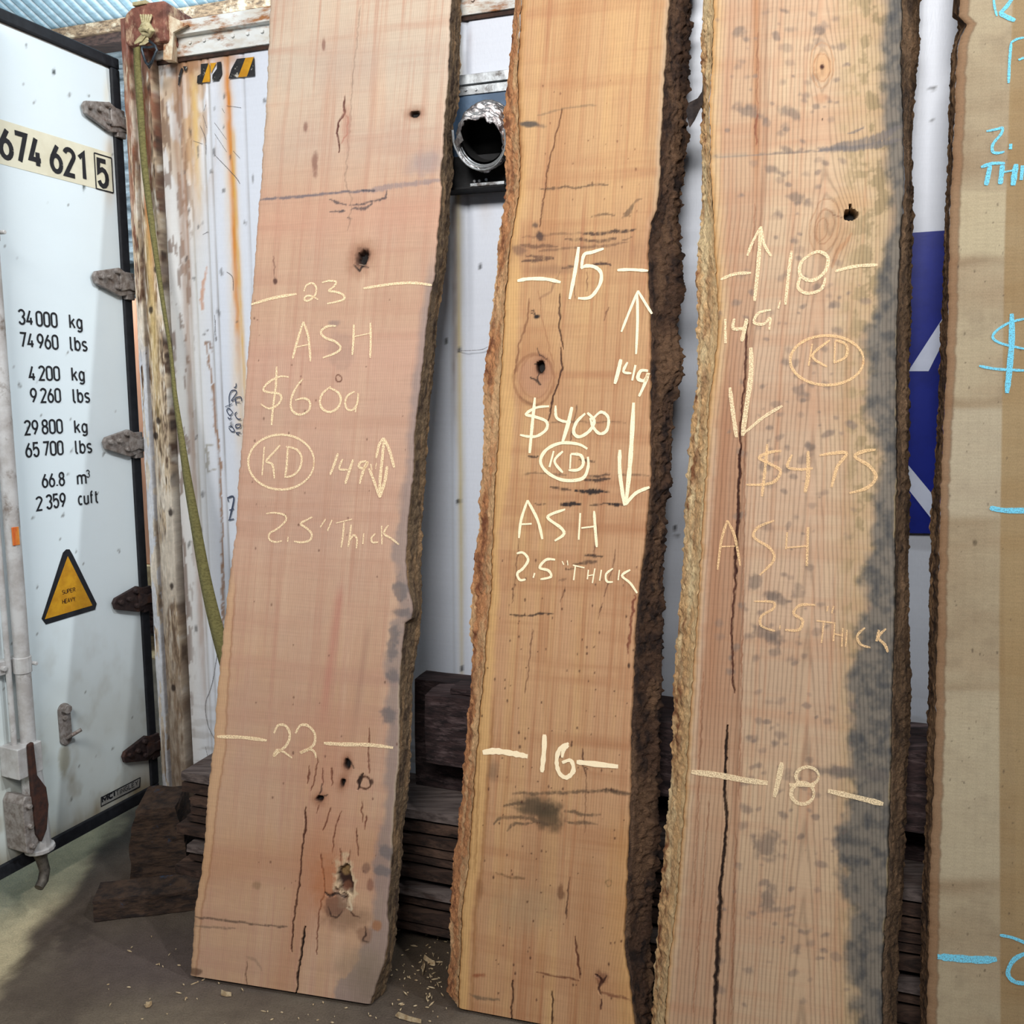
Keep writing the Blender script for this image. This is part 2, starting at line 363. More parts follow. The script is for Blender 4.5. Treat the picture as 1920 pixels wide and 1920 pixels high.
for pts in ([(387, 835), (403, 834)], [(387, 835), (389, 884), (403, 880)]): pt.line(pts, 4, (150, 144, 132), 0.8, 0.4)
for _ in range(46):
    X0 = random.uniform(345, 500); Y0 = random.uniform(130, 1400); pt.blob(X0, Y0, random.uniform(1.4, 3), random.uniform(2, 8), (70, 66, 66), 0.7, random.uniform(-20, 20), 0.4, 0.6)
for X0, Y0 in ((838, 640), (862, 656), (868, 1252), (862, 940), (900, 500), (1265, 990), (1268, 1005), (1269, 600), (1752, 165), (1745, 225), (1335, 300)):
    pt.blob(X0, Y0, 3, 5, (40, 38, 40), 0.9)
pt.line([(1742, 168), (1752, 164)], 2, (60, 60, 70), 0.8)
# blue and white painted emblem, most of it behind the slabs
pt.d += 0; Pw = WALL.P(a, b_, rel)
M_wallp = vcmat('painted_container_steel', (260, 50, 1), 0.07, (6, 120, 1), 0.04, rough=0.38, bump=0.25, bdist=0.0015, spec=0.5)
sw = mesh_obj('side_wall', Pw, grid_faces(len(vs_), len(us)), M_wallp, CT, col=pt.c, guv=np.stack([a, b_], 1), smooth=True)
# graffiti pen scribble on the wall
SCR = ([(402, 290), (440, 330), (450, 345)], [(402, 230), (425, 262)], [(402, 250), (425, 285)], [(437, 283), (450, 297)], [(375, 235), (385, 260), (386, 290)], [(380, 215), (388, 240)],
            [(386, 196), (382, 208)], [(416, 203), (421, 212)], [(425, 198), (452, 202)], [(362, 264), (380, 270)], [(380, 440), (390, 434)], [(425, 510), (436, 520), (437, 545)])
def zc(ox, oy, s): return lambda pts: [(ox + x / s, oy + y / s) for x, y in pts]
def smooth_poly(p, n=5):
    p = [np.array(q, float) for q in p]
    if len(p) < 3: return p
    out = []
    for i in range(len(p) - 1):
        p0 = p[max(i - 1, 0)]; p1 = p[i]; p2 = p[i + 1]; p3 = p[min(i + 2, len(p) - 1)]
        for k in range(n):
            t = k / n; out.append(0.5 * ((2 * p1) + (-p0 + p2) * t + (2 * p0 - 5 * p1 + 4 * p2 - p3) * t * t + (-p0 + 3 * p1 - 3 * p2 + p3) * t ** 3))
    out.append(p[-1]); return out
def ribbons(name, plane, strokes, mat, parent, off=0.0012, curve=True, label=None, local=False, taper=True, jit=0.0):
    """thin drawn strokes lying on a plane. strokes = list of (points, width); pixels are turned into points of the plane"""
    V, Fc, G = [], [], []
    for si, (pts, wd) in enumerate(strokes):
        if not local: u, v = plane.uv(np.array([p[0] for p in pts], float), np.array([p[1] for p in pts], float), off); L = list(zip(u, v))
        else: L = pts
        if curve: L = smooth_poly(L)
        L = np.array([q for k, q in enumerate(L) if k == 0 or np.hypot(*(np.array(q) - np.array(L[k - 1]))) > 1e-6], float)
        if len(L) < 2: continue
        if not local:
            c = plane.P(*L[len(L) // 2]); wm = wd / FPX * float((c - CAM) @ FW)
        else: wm = wd
        n = len(L); b0 = len(V)
        for k in range(n):
            t0 = L[k] - L[k - 1] if k else L[1] - L[0]; t1 = L[k + 1] - L[k] if k < n - 1 else t0
            t0 = t0 / np.hypot(*t0); t1 = t1 / np.hypot(*t1); tt = t0 + t1
            if np.hypot(*tt) < 0.35: tt = t1
            tt = tt / np.hypot(*tt); nn = np.array([-tt[1], tt[0]]); cs = max(0.5, abs(tt @ t1)) if not local or not curve else 1.0
            ww = wm / 2 / (cs if not taper else 1)
            if taper: ww *= 0.6 + 0.4 * min(1, min(k, n - 1 - k) / max(1, n * 0.18) + 0.1)
            if jit: ww *= 1 + jit * (random.random() - 0.5)
            for sgn in (-1, 1):
                p = L[k] + nn * ww * sgn; V.append(plane.P(p[0], p[1], off + 0.00005 * si)); G.append(p)
            if k: Fc.append((b0 + 2 * k - 2, b0 + 2 * k - 1, b0 + 2 * k + 1, b0 + 2 * k))
    o = mesh_obj(name, V, Fc, mat, parent, guv=np.array(G)); 
    if label: o['label'] = label
    return o
M_pen = chalkmat('marker_pen', (66, 74, 96), 0.3)
M_scr = chalkmat('scratch_line', (110, 106, 108), 0.46)
for p in list(SCR) + [[(404, 600), (401, 640)], [(402, 590), (405, 640)], [(413, 1190), (398, 1280), (385, 1320), (390, 1360), (402, 1385)], [(385, 1400), (392, 1430)], [(858, 658), (900, 656), (915, 650)]]:
    ribbons('scratch_mark', WALL, [(p, 1.5)], M_scr, CT, 0.0014 if p[0][0] < 800 else 0.014)
g = zc(380, 700, 6.857)
ribbons('pen_scribble', WALL, [(g(p), 2.0) for p in (
    [(430, 125), (425, 175), (400, 180)], [(345, 430), (340, 300), (370, 225), (425, 220), (430, 260), (370, 350), (420, 330)],
    [(430, 410), (425, 320), (490, 305), (500, 360)], [(420, 370), (480, 370)], [(385, 500), (340, 450), (310, 480), (350, 540), (390, 500)],
    [(325, 560), (340, 585), (370, 570)], [(440, 495), (415, 530), (450, 585), (495, 585)], [(335, 690), (370, 680), (410, 740), (370, 745), (335, 700)],
    [(490, 650), (430, 660), (430, 700), (480, 690), (490, 650)], [(490, 760), (430, 765), (470, 795)], [(290, 430), (380, 390)])], M_pen, CT, 0.006)
ribbons('pen_scribble', WALL, [(g(p), 3.0) for p in ([(320, 1600), (400, 1600), (340, 1890)], [(340, 1760), (400, 1740)], [(320, 1590), (330, 1650)], [(330, 1890), (400, 1870)])], M_pen, CT, 0.006)
M_blue = pmat('blue_container_paint', (20, 36, 132), (16, 30, 118), (12, 12, 12), rough=0.4, c3=(70, 110, 160), scale3=(30, 30, 30), t3=(0.72, 0.8))
M_whitep = pmat('white_container_paint', (206, 214, 234), (196, 204, 226), (12, 12, 12), rough=0.4)
plate('painted_emblem', WALL, [(1560, 447), (1960, 419), (1960, 1004), (1560, 997)], 0.0125, 0.0006, M_blue, CT, 'dark blue field of the painted emblem')
plate('emblem_stripe', WALL, [(1703, 696), (1741, 696), (1768, 642), (1830, 540), (1830, 500)], 0.0135, 0.0006, M_whitep, CT, 'upper white diagonal of the emblem')
plate('emblem_stripe', WALL, [(1660, 820), (1702, 871), (1745, 923), (1808, 1000), (1768, 1000), (1741, 966), (1702, 916), (1660, 862)], 0.0135, 0.0006, M_whitep, CT, 'lower white diagonal of the emblem')
# --- top rail with stepped profile
M_rail = pmat('rusty_white_rail', (228, 232, 232), (214, 210, 200), (5, 30, 30), rough=0.5, c3=(164, 112, 70), scale3=(7, 7, 26), t3=(0.5, 0.62), bump=0.5)
VTOP = v_r(325, 52, 0.02)
rail = MB()
def prof_ext(mb, prof, u0, u1):
    mb.prism([WALL.P(u0, v, n) for n, v in prof], [WALL.P(u1, v, n) for n, v in prof])
prof_ext(rail, [(-0.03, VT - 0.004), (0.012, VT), (0.016, VT + 0.018), (0.022, VT + 0.05), (0.04, VT + 0.052), (0.042, VT + 0.09), (0.03, VT + 0.095), (0.03, VTOP - 0.01), (0.02, VTOP), (-0.03, VTOP)], UP - 0.01, 3.9)
for k in range(60):
    c = UP + 0.14 + k * 0.052; rail.tube([WALL.P(c, VT + 0.034, 0.018), WALL.P(c, VT + 0.034, 0.0235)], 0.006, 6)
rail.build('top_rail', M_rail, CT)
M_darkseam = pmat('dark_sealant', (40, 26, 20), (70, 46, 34), rough=0.8)
MB().fbox(WALL, UP - 0.005, 3.9, VT - 0.012, VT - 0.002, -0.005, 0.006).build('rail_seam', M_darkseam, CT)
# --- body behind the side wall
M_shell = pmat('container_shell', (205, 206, 206), (160, 150, 140), (3, 3, 3), rough=0.6)
sh = MB(); sh.fbox(WALL, 0.01, 3.95, VTOP - 0.06, VTOP - 0.012, -2.4, -0.031); sh.fbox(WALL, 0.01, 3.95, 0.06, 0.14, -2.4, -0.012)
sh.fbox(WALL, 3.85, 3.95, 0.14, VTOP - 0.06, -2.4, -0.012); sh.fbox(WALL, 0.01, 3.85, 0.14, VTOP - 0.06, -2.4, -2.34); sh.fbox(WALL, UP + 0.02, 3.85, 0.14, VTOP - 0.06, -0.075, -0.015)
sh.build('body', M_shell, CT)
# --- corner post: painted steel, flaking and rusted
PS = u_r(262, 740, 0.05); us = np.linspace(PS, UP, 84); vs_ = np.arange(0.02, VT + 0.12, 0.0042); U2, V2 = np.meshgrid(us, vs_); a, b_ = U2.ravel(), V2.ravel()
f = (a - PS) / (UP - PS)
n0 = np.where(f < 0.06, 0.0, 0.045) * 1.0
n0 = 0.05 * sst(0.0, 0.05, f) - 0.014 * sst(0.30, 0.34, f) * (1 - sst(0.95, 1.0, f)) * 1.0 + 0.008 * np.sin(np.clip((f - 0.36) / 0.6, 0, 1) * np.pi)
n0 = n0 * (1 - sst(0.955, 1.0, f)) + 0.0
n0 += (fbm(a * 60, b_ * 14, 6, 4) - 0.5) * 0.007
Pp = WALL.P(a, b_, n0); pt = Paint(Pp, a, b_, (204, 186, 160)); px, py = pt.px, pt.py
nA = fbm(a * 70, b_ * 9, 21); nB = fbm(a * 120, b_ * 26, 22); nC = fbm(a * 40, b_ * 4, 23)
pt.mix((nA - 0.42) * 3.2, (150, 126, 102)); pt.mix((nB - 0.5) * 5, (96, 76, 62)); nD = fbm(a * 240, b_ * 22, 27, 3); pt.mix((nD - 0.55) * 6, (70, 56, 48)); pt.mix((0.4 - nD) * 6, (232, 226, 214)); pt.mix((nC - 0.55) * 4, (222, 214, 200))
up = 1 - sst(250, 700, py)
pt.mix(sst(0.45, 0.6, fbm(a * 30, b_ * 6, 28, 3)) * 0.7, (226, 218, 204))
pt.mix(sst(0.4, 0.62, nC * 0.6 + nB * 0.4) * up * 0.8, (154, 100, 76)); pt.mix(np.exp(-((f - 0.66) / 0.1) ** 2) * sst(120, 200, py) * (1 - sst(430, 620, py)) * (0.5 + nB), (176, 96, 40))
pt.mix(np.exp(-((f - 0.62) / 0.16) ** 2) * sst(330, 500, py) * (1 - sst(600, 900, py)) * 0.7, (206, 180, 120))
pt.mix((f < 0.34) * sst(600, 700, py) * (nA < 0.56) * 0.85, (206, 212, 222)); pt.mix(sst(900, 1350, py) * (f > 0.34) * (0.25 + nB * 0.9), (122, 102, 84))
pt.mix(sst(1150, 1500, py) * 0.4, (110, 94, 78)); pt.mix(np.exp(-((f - 0.335) / 0.025) ** 2) * 0.7, (70, 56, 48)); pt.mix(sst(0.96, 1.0, f) * 0.7, (60, 50, 46))
pt.mix((1 - sst(100, 130, py)) * 0.75, (138, 88, 78))
for X0, Y0 in ((292, 505), (283, 580), (292, 817), (303, 540), (320, 960), (322, 1100), (325, 1290), (297, 790)):
    pt.blob(X0, Y0, 4, 7, (44, 32, 28), 0.9)
M_post = vcmat('flaking_post_paint', (240, 50, 1), 0.3, (60, 60, 1), 0.2, rough=0.8, bump=0.8, bdist=0.004)
cp = mesh_obj('corner_post', Pp, grid_faces(len(vs_), len(us)), M_post, CT, col=pt.c, guv=np.stack([a, b_], 1), smooth=True)
MB().fbox(WALL, 0.012, UP, 0.02, VT + 0.04, -0.13, -0.004).build('post_core', M_shell, CT)
# --- corner casting
M_cast = pmat('rusty_corner_casting', (142, 92, 78), (98, 60, 50), (26, 26, 26), rough=0.75, bump=0.8, bdist=0.005, c3=(206, 178, 146), scale3=(16, 16, 9), t3=(0.55, 0.68))
cv0, cv1 = v_r(270, 104), v_r(270, 30)
u0c = u_r(231, 60, 0.075); u1c = u_r(311, 60, 0.075)
ringp = []
for (uu_, vv_) in ((u0c + 0.035, cv1 - 0.006), (u0c + 0.012, cv1 - 0.02), (u0c, cv1 - 0.05), (u0c + 0.004, cv0 + 0.01), (u0c + 0.015, cv0), (u1c, cv0), (u1c, cv1), (u0c + 0.09, cv1 + 0.002)): ringp.append((uu_, vv_))
cc = MB().prism([WALL.P(u_, v_, -0.1) for u_, v_ in ringp], [WALL.P(u_, v_, 0.075) for u_, v_ in ringp])
o = cc.build('corner_casting', M_cast, CT, bevel=0.008)
M_flake = pmat('cream_peeling_paint', (232, 224, 200), (196, 160, 124), (20, 60, 20), rough=0.7, c3=(150, 96, 62), scale3=(22, 22, 12), t3=(0.5, 0.6), bump=0.8)
MB().prism([WALL.P(u_r(x, y, 0.03), v_r(x, y, 0.03), 0.0) for x, y in ((308, 24), (352, 46), (325, 60), (322, 112), (306, 112))],
           [WALL.P(u_r(x, y, 0.06), v_r(x, y, 0.06), 0.06) for x, y in ((308, 24), (352, 46), (325, 60), (322, 112), (306, 112))]).build('gusset_plate', M_flake, CT)
# hazard tape remnants on the wall
M_black = pmat('black_tape', (22, 22, 24), (44, 44, 46), (60, 60, 60), rough=0.6, c3=(190, 186, 176), scale3=(50, 50, 50), t3=(0.6, 0.66))
M_yel = pmat('yellow_tape', (206, 152, 30), (186, 130, 22), (30, 30, 30), rough=0.5)
g = zc(310, 80, 9.6)
for pts in ([(640, 385), (780, 372), (665, 720), (570, 730), (580, 600), (640, 560)], [(930, 355), (1005, 340), (1020, 560), (960, 680), (845, 688), (850, 580), (930, 470)], [(1290, 292), (1445, 275), (1310, 625), (1140, 648), (1190, 480)], [(1600, 255), (1612, 595), (1470, 612)], [(290, 450), (320, 470), (245, 770), (232, 770), (240, 600)], [(320, 425), (395, 425), (390, 480), (350, 520)]):
    plate('hazard_tape', WALL, g(pts), 0.005, 0.0008, M_black, CT, 'black patch of peeling hazard tape')
for pts in ([(780, 372), (800, 400), (805, 705), (665, 718)], [(1445, 275), (1595, 257), (1470, 610), (1310, 625)], [(810, 370), (920, 360), (850, 500), (825, 560)]):
    plate('hazard_tape', WALL, g(pts), 0.005, 0.0008, M_yel, CT, 'yellow patch of peeling hazard tape')
# ================================================================ CONTAINER DOOR
DR = thing('door', 'white panelled door swung fully open', None, tuple(DOOR.P(-0.55, 0.25, 0)), parent=CT)
del DR['label']
d_uv = lambda x, y, off=0: tuple(float(t) for t in DOOR.uv(np.array(x, float), np.array(y, float), off))
vt = d_uv(222, 112)[1]; vb = (d_uv(288, 1497)[1] + d_uv(20, 1632)[1]) / 2; ur = d_uv(255, 740)[0]; uL = ur - 1.15
print('door', vt, d_uv(20, 18)[1], vb, d_uv(20, 1632)[1], 'u', ur, 'left in view', d_uv(0, 740)[0])
us = np.arange(uL + 0.035, ur - 0.034, 0.006); vs_ = np.arange(vb + 0.04, vt - 0.035, 0.007); U2, V2 = np.meshgrid(us, vs_); a, b_ = U2.ravel(), V2.ravel()
Pd = DOOR.P(a, b_, 0.0); pt = Paint(Pd, a, b_, (224, 236, 242)); px, py = pt.px, pt.py
low = sst(1050, 1600, py)
pt.mix(low * 0.6, (178, 182, 170)); pt.mix((fbm(a * 6, b_ * 5, 31) - 0.36) * 1.2 * low, (170, 166, 148)); pt.mix((fbm(a * 20, b_ * 14, 32) - 0.5) * 2.0 * low, (140, 128, 104))
pt.mix(sst(200, 262, px - 0.02 * py) * sst(1380, 1500, py) * 0.55, (150, 122, 92)); pt.mix(sst(0.03, 0.0, b_ - vb - 0.04) * 0.4, (120, 112, 92))
pt.mix(np.exp(-((b_ - vb - 0.05) / 0.05) ** 2) * fbm(a * 30, b_ * 4, 33) * 1.0, (128, 112, 80))
pt.mix((fbm(a * 4, b_ * 2, 34) - 0.45) * 0.5, (212, 220, 226))
pt.mix(np.exp(-((px - 200 - 0.0 * py) / 6) ** 2 - ((py - 175) / 30) ** 2) * 0.5, (225, 215, 190)); pt.mix(np.exp(-((px - 205) / 10) ** 2) * sst(240, 280, py) * (1 - sst(330, 420, py)) * 0.5, (206, 176, 130))
for _ in range(60):
    X0 = random.uniform(5, 250); Y0 = random.uniform(80, 1600) ** 1; r = random.uniform(1.0, 2.2); pt.blob(X0, Y0, r, r * random.uniform(1, 2.6), (80, 76, 70), 0.75, random.uniform(-40, 40), 0.4, 0.6)
pt.blob(101, 135, 3, 6, (40, 52, 50), 0.9); pt.blob(157, 348, 3, 10, (40, 60, 56), 0.9); pt.blob(120, 1425, 10, 30, (150, 144, 120), 0.7)
M_door = vcmat('door_white_laminate', (500, 500, 1), 0.05, (4, 6, 1), 0.03, rough=0.35, bump=0.1, bdist=0.001, spec=0.5)
mesh_obj('door_panel', Pd, grid_faces(len(vs_), len(us)), M_door, DR, col=pt.c, guv=np.stack([a, b_], 1), smooth=True)
MB().fbox(DOOR, uL + 0.02, ur - 0.02, vb + 0.02, vt - 0.02, -0.075, -0.004).build('door_core', M_shell, DR)
M_rub = pmat('black_rubber', (18, 20, 26), (30, 32, 38), (40, 40, 40), rough=0.6)
gk = MB(); T = 0.034
gk.fbox(DOOR, uL, ur, vt - T, vt, -0.06, 0.008); gk.fbox(DOOR, uL, ur, vb, vb + 0.042, -0.06, 0.008); gk.fbox(DOOR, ur - T, ur, vb + 0.042, vt - T, -0.06, 0.008); gk.fbox(DOOR, uL, uL + T, vb + 0.042, vt - T, -0.06, 0.008)
gk.build('door_gasket', M_rub, DR, bevel=0.004)
# hinges
M_hinge = pmat('cast_hinge_steel', (150, 144, 140), (112, 102, 96), (60, 60, 60), rough=0.5, metal=0.2, bump=0.5, c3=(98, 66, 52), scale3=(14, 14, 14), t3=(0.6, 0.72))
M_hinge2 = pmat('dark_rusty_hinge', (58, 44, 42), (38, 28, 30), (60, 60, 60), rough=0.7, metal=0.2, bump=0.7, c3=(74, 48, 38), scale3=(22, 22, 22))
H0 = d_uv(187, 829)
hs = [tuple(np.array(d_uv(x, y)) - np.array(H0)) for x, y in ((187, 829), (191, 820), (233, 805), (247, 812), (262, 820), (284, 815), (284, 850), (262, 846), (250, 851), (236, 856), (191, 842))]
for k, (x, y, mt) in enumerate(((154, 200, M_hinge), (172, 518, M_hinge), (187, 829, M_hinge), (200, 1132, M_hinge2), (211, 1424, M_hinge2))):
    h0 = np.array((H0[0], d_uv(x, y)[1])); mb = MB()
    L = [h0 + np.array(q) for q in hs]
    mb.prism([DOOR.P(p[0], p[1], 0.006) for p in L], [DOOR.P(p[0], p[1], 0.02) for p in L])
    cm = np.mean(L[:3] + L[8:], axis=0)
    L2 = [cm + (p - cm) * 0.62 + np.array((0.012, 0)) for p in L[2:10]]
    mb.prism([DOOR.P(p[0], p[1], 0.02) for p in L2], [DOOR.P(p[0], p[1], 0.027) for p in L2])
    for fx, fy in ((0.010, 0.0), (0.045, 0.002), (0.075, 0.024), (0.075, -0.026)):
        c = h0 + np.array((fx + 0.012, fy + 0.0)); mb.tube([DOOR.P(c[0], c[1], 0.018), DOOR.P(c[0], c[1], 0.033)], 0.0085, 8)
    e = L[5]; mb.tube([DOOR.P(e[0] - 0.004, e[1] + 0.02, 0.014), DOOR.P(e[0] - 0.004, e[1] - 0.085, 0.014)], 0.019, 12)
    mb.fbox(WALL, -0.035, 0.03, float(e[1] - 0.075), float(e[1] + 0.012), 0.03, 0.066)
    mb.build('hinge', mt, DR, bevel=0.0025)
# lock rods
M_rod = pmat('painted_lock_rod', (196, 196, 196), (170, 166, 164), (16, 16, 16), rough=0.45, metal=0.2, c3=(126, 116, 108), scale3=(14, 14, 14), t3=(0.58, 0.7))
M_rust = pmat('dark_rust', (66, 38, 28), (40, 26, 24), (40, 40, 40), rough=0.85, bump=0.8)
ub = d_uv(44, 1240, 0.05)[0]; v = lambda y, x=44: d_uv(x, y, 0.04)[1]
MB().tube([DOOR.P(ub, v(1500), 0.045), DOOR.P(ub, vt - 0.02, 0.045)], 0.021, 16).build('lock_rod', M_rod, DR, ang=40)
MB().tube([DOOR.P(ub - 0.034, v(1400), 0.03), DOOR.P(ub - 0.034, vt - 0.02, 0.03)], 0.008, 10).build('guide_rod', M_rod, DR, ang=40)
for yy in (1244, 446):
    k = MB(); vv = v(yy); k.tube([DOOR.P(ub, vv - 0.024, 0.045), DOOR.P(ub, vv + 0.024, 0.045)], 0.0245, 16)
    k.fbox(DOOR, ub - 0.062, ub + 0.04, vv - 0.02, vv + 0.02, 0.0, 0.028); k.tube([DOOR.P(ub + 0.022, vv, 0.05), DOOR.P(ub + 0.022, vv, 0.076)], 0.006, 8); k.tube([DOOR.P(ub - 0.05, vv, 0.02), DOOR.P(ub - 0.05, vv, 0.04)], 0.008, 8)
    k.build('rod_bracket', M_rod, DR, bevel=0.002)
k = MB(); k.fbox(DOOR, ub - 0.06, ub + 0.02, v(1450), v(1392), 0.0, 0.075); k.tube([DOOR.P(ub + 0.005, v(1600), 0.05), DOOR.P(ub + 0.003, v(1490), 0.048), DOOR.P(ub, v(1400), 0.045)], [0.034, 0.031, 0.024], 14)
k.tube([DOOR.P(ub + 0.007, v(1606), 0.05), DOOR.P(ub + 0.007, v(1597), 0.05)], 0.042, 14)
k.build('cam_housing', M_rod, DR, bevel=0.003)
k = MB(); pr = [(-0.032, 1388), (-0.016, 1385), (-0.012, 1450), (0.014, 1480), (0.018, 1515), (0.006, 1560), (-0.014, 1580), (-0.03, 1560), (-0.032, 1490)]
k.prism([DOOR.P(ub + x, v(y), 0.075) for x, y in pr], [DOOR.P(ub + x, v(y), 0.09) for x, y in pr]); k.build('lock_handle', M_rust, DR, bevel=0.004)
k = MB(); pr = [(-0.062, 1494), (-0.05, 1482), (-0.02, 1490), (-0.018, 1580), (-0.04, 1596), (-0.06, 1588)]
k.prism([DOOR.P(ub + x, v(y), 0.0) for x, y in pr], [DOOR.P(ub + x, v(y), 0.082) for x, y in pr])
for y in (1502, 1540, 1578): k.tube([DOOR.P(ub - 0.044, v(y), 0.08), DOOR.P(ub - 0.044, v(y), 0.094)], 0.008, 8)
k.build('handle_hub', M_hinge, DR, bevel=0.003)
M_iron = pmat('dark_iron', (92, 86, 78), (58, 52, 48), (50, 50, 50), rough=0.6, metal=0.4)
k = MB(); k.tube([DOOR.P(ub + 0.005, v(1602), 0.05), DOOR.P(ub + 0.010, v(1625), 0.05), DOOR.P(ub + 0.014, v(1648), 0.055), DOOR.P(ub + 0.002, v(1664), 0.06), DOOR.P(ub - 0.018, v(1671), 0.066)], [0.024, 0.016, 0.015, 0.015, 0.013], 12)
k.build('cam_hook', M_iron, DR, ang=50)
k = MB(); r0 = d_uv(120, 1357, 0.0); um, vm = r0
pr = [(um + 0.021 * math.cos(t), vm + 0.045 * (1 if math.sin(t) > 0 else -1) + 0.022 * math.sin(t)) for t in np.linspace(0, 2 * math.pi, 20, endpoint=False)]
k.prism([DOOR.P(x, y, 0) for x, y in pr], [DOOR.P(x, y, 0.008) for x, y in pr])
k.tube([DOOR.P(um, vm - 0.045, 0.01), DOOR.P(um, vm - 0.03, 0.035), DOOR.P(um + 0.02, vm - 0.018, 0.05)], 0.006, 8)
k.tube([DOOR.P(um, vm + 0.05, 0.004), DOOR.P(um, vm + 0.05, 0.024)], 0.014, 10); k.tube([DOOR.P(um - 0.004, vm + 0.022, 0.004), DOOR.P(um - 0.004, vm + 0.022, 0.016)], 0.008, 8)
k.build('handle_catch', M_hinge, DR, bevel=0.001)
M_tagr = pmat('red_orange_tag', (196, 92, 40), (214, 150, 60), (60, 10, 10), rough=0.6)
vv = v(1000); MB().fbox(DOOR, ub - 0.016, ub + 0.004, vv - 0.026, vv + 0.026, 0.062, 0.0675).build('rod_tape', M_tagr, DR, bevel=0.001)
# --- monoline lettering
def arc(cx, cy, rx, ry, a0, a1, n=10): return [(cx + rx * math.cos(R(t)), cy + ry * math.sin(R(t))) for t in np.linspace(a0, a1, n)]
w_ = 0.40; h_ = w_ / 2
GL = {
 '0': [arc(h_, 1 - h_, h_, h_, 0, 180) + arc(h_, h_, h_, h_, 180, 360) + [(w_, 1 - h_), (w_ - .001, 1 - h_ + .03)]],
 '1': [[(0.06, 0.8), (0.26, 1.0), (0.26, 0)]],
 '2': [arc(h_, 0.78, h_, 0.22, 165, -35) + [(0.02, 0.0), (w_, 0)]],
 '3': [arc(h_, 0.76, h_, 0.24, 160, -80), arc(h_, 0.26, h_, 0.27, 85, -160)],
 '4': [[(0.24, 1), (0.0, 0.22), (w_, 0.22)], [(0.28, 0.5), (0.28, 0)]],
 '5': [[(0.37, 1), (0.04, 1), (0.02, 0.54)] + arc(h_, 0.33, h_, 0.33, 120, -155)],
 '6': [arc(h_, 0.31, h_, 0.31, 0, 360, 18), [(0.0, 0.33), (0.05, 0.55), (0.27, 1)]],
 '7': [[(0, 1), (w_, 1), (0.14, 0)]],
 '8': [arc(h_, 0.77, h_ * 0.9, 0.23, 0, 360, 16), arc(h_, 0.27, h_, 0.27, 0, 360, 16)],
 '9': [arc(h_, 0.69, h_, 0.31, 0, 360, 18), [(w_, 0.67), (w_ - 0.05, 0.45), (w_ - 0.27, 0)]],
 '.': [[(0.04, 0.0), (0.04, 0.1)]],
 'k': [[(0, 0), (0, 1)], [(0.3, 0.7), (0.02, 0.32)], [(0.12, 0.45), (0.32, 0)]],
 'g': [arc(0.16, 0.36, 0.16, 0.34, 0, 360, 16), [(0.32, 0.7), (0.32, -0.08)] + arc(0.16, -0.08, 0.16, 0.16, 0, -150, 6)],
 'l': [[(0, 1), (0, 0.12), (0.06, 0), (0.12, 0)]], 'b': [[(0, 1), (0, 0)], arc(0.16, 0.35, 0.16, 0.35, 0, 360, 16)],
 's': [arc(0.14, 0.53, 0.14, 0.17, 30, 250, 8) + arc(0.14, 0.17, 0.14, 0.17, 80, -150, 8)],
 'm': [[(0, 0), (0, 0.7)], [(0, 0.5)] + arc(0.13, 0.56, 0.12, 0.14, 150, 0, 6) + [(0.25, 0)], [(0.25, 0.5)] + arc(0.38, 0.56, 0.12, 0.14, 150, 0, 6) + [(0.5, 0)]],
 'c': [arc(0.15, 0.35, 0.15, 0.35, 50, 310, 12)], 'u': [[(0, 0.7), (0, 0.2)] + arc(0.15, 0.17, 0.15, 0.17, 180, 340, 8) + [(0.3, 0.7)], [(0.3, 0.2), (0.3, 0)]],
 'f': [[(0.08, 0), (0.08, 0.8)] + arc(0.2, 0.82, 0.12, 0.18, 180, 90, 5), [(0, 0.68), (0.2, 0.68)]], 't': [[(0.08, 0.95), (0.08, 0.15), (0.14, 0), (0.22, 0)], [(0, 0.68), (0.2, 0.68)]],
 'S': [arc(0.24, 0.75, 0.22, 0.25, 30, 260, 9) + arc(0.24, 0.25, 0.24, 0.25, 80, -150, 9)], 'U': [[(0, 1), (0, 0.25)] + arc(0.24, 0.25, 0.24, 0.25, 180, 360, 9) + [(0.48, 1)]],
 'P': [[(0, 0), (0, 1), (0.28, 1)] + arc(0.28, 0.74, 0.2, 0.26, 90, -90, 8) + [(0, 0.48)]], 'E': [[(0.42, 1), (0, 1), (0, 0), (0.42, 0)], [(0, 0.52), (0.36, 0.52)]],
 'R': [[(0, 0), (0, 1), (0.28, 1)] + arc(0.28, 0.75, 0.2, 0.25, 90, -90, 8) + [(0, 0.5)], [(0.26, 0.5), (0.48, 0)]], 'H': [[(0, 0), (0, 1)], [(0.48, 0), (0.48, 1)], [(0, 0.5), (0.48, 0.5)]],
 'A': [[(0, 0), (0.26, 1), (0.52, 0)], [(0.1, 0.34), (0.42, 0.34)]], 'V': [[(0, 1), (0.26, 0), (0.52, 1)]], 'Y': [[(0, 1), (0.25, 0.45), (0.5, 1)], [(0.25, 0.45), (0.25, 0)]],
 'M': [[(0, 0), (0, 1), (0.3, 0.25), (0.6, 1), (0.6, 0)]], 'C': [arc(0.25, 0.5, 0.25, 0.5, 45, 315, 12)], 'I': [[(0, 0), (0, 1)]], 'T': [[(0, 1), (0.48, 1)], [(0.24, 1), (0.24, 0)]],
 'N': [[(0, 0), (0, 1), (0.46, 0), (0.46, 1)]], 'G': [arc(0.25, 0.5, 0.25, 0.5, 45, 350, 12) + [(0.28, 0.45)]], 'L': [[(0, 1), (0, 0), (0.4, 0)]],
}
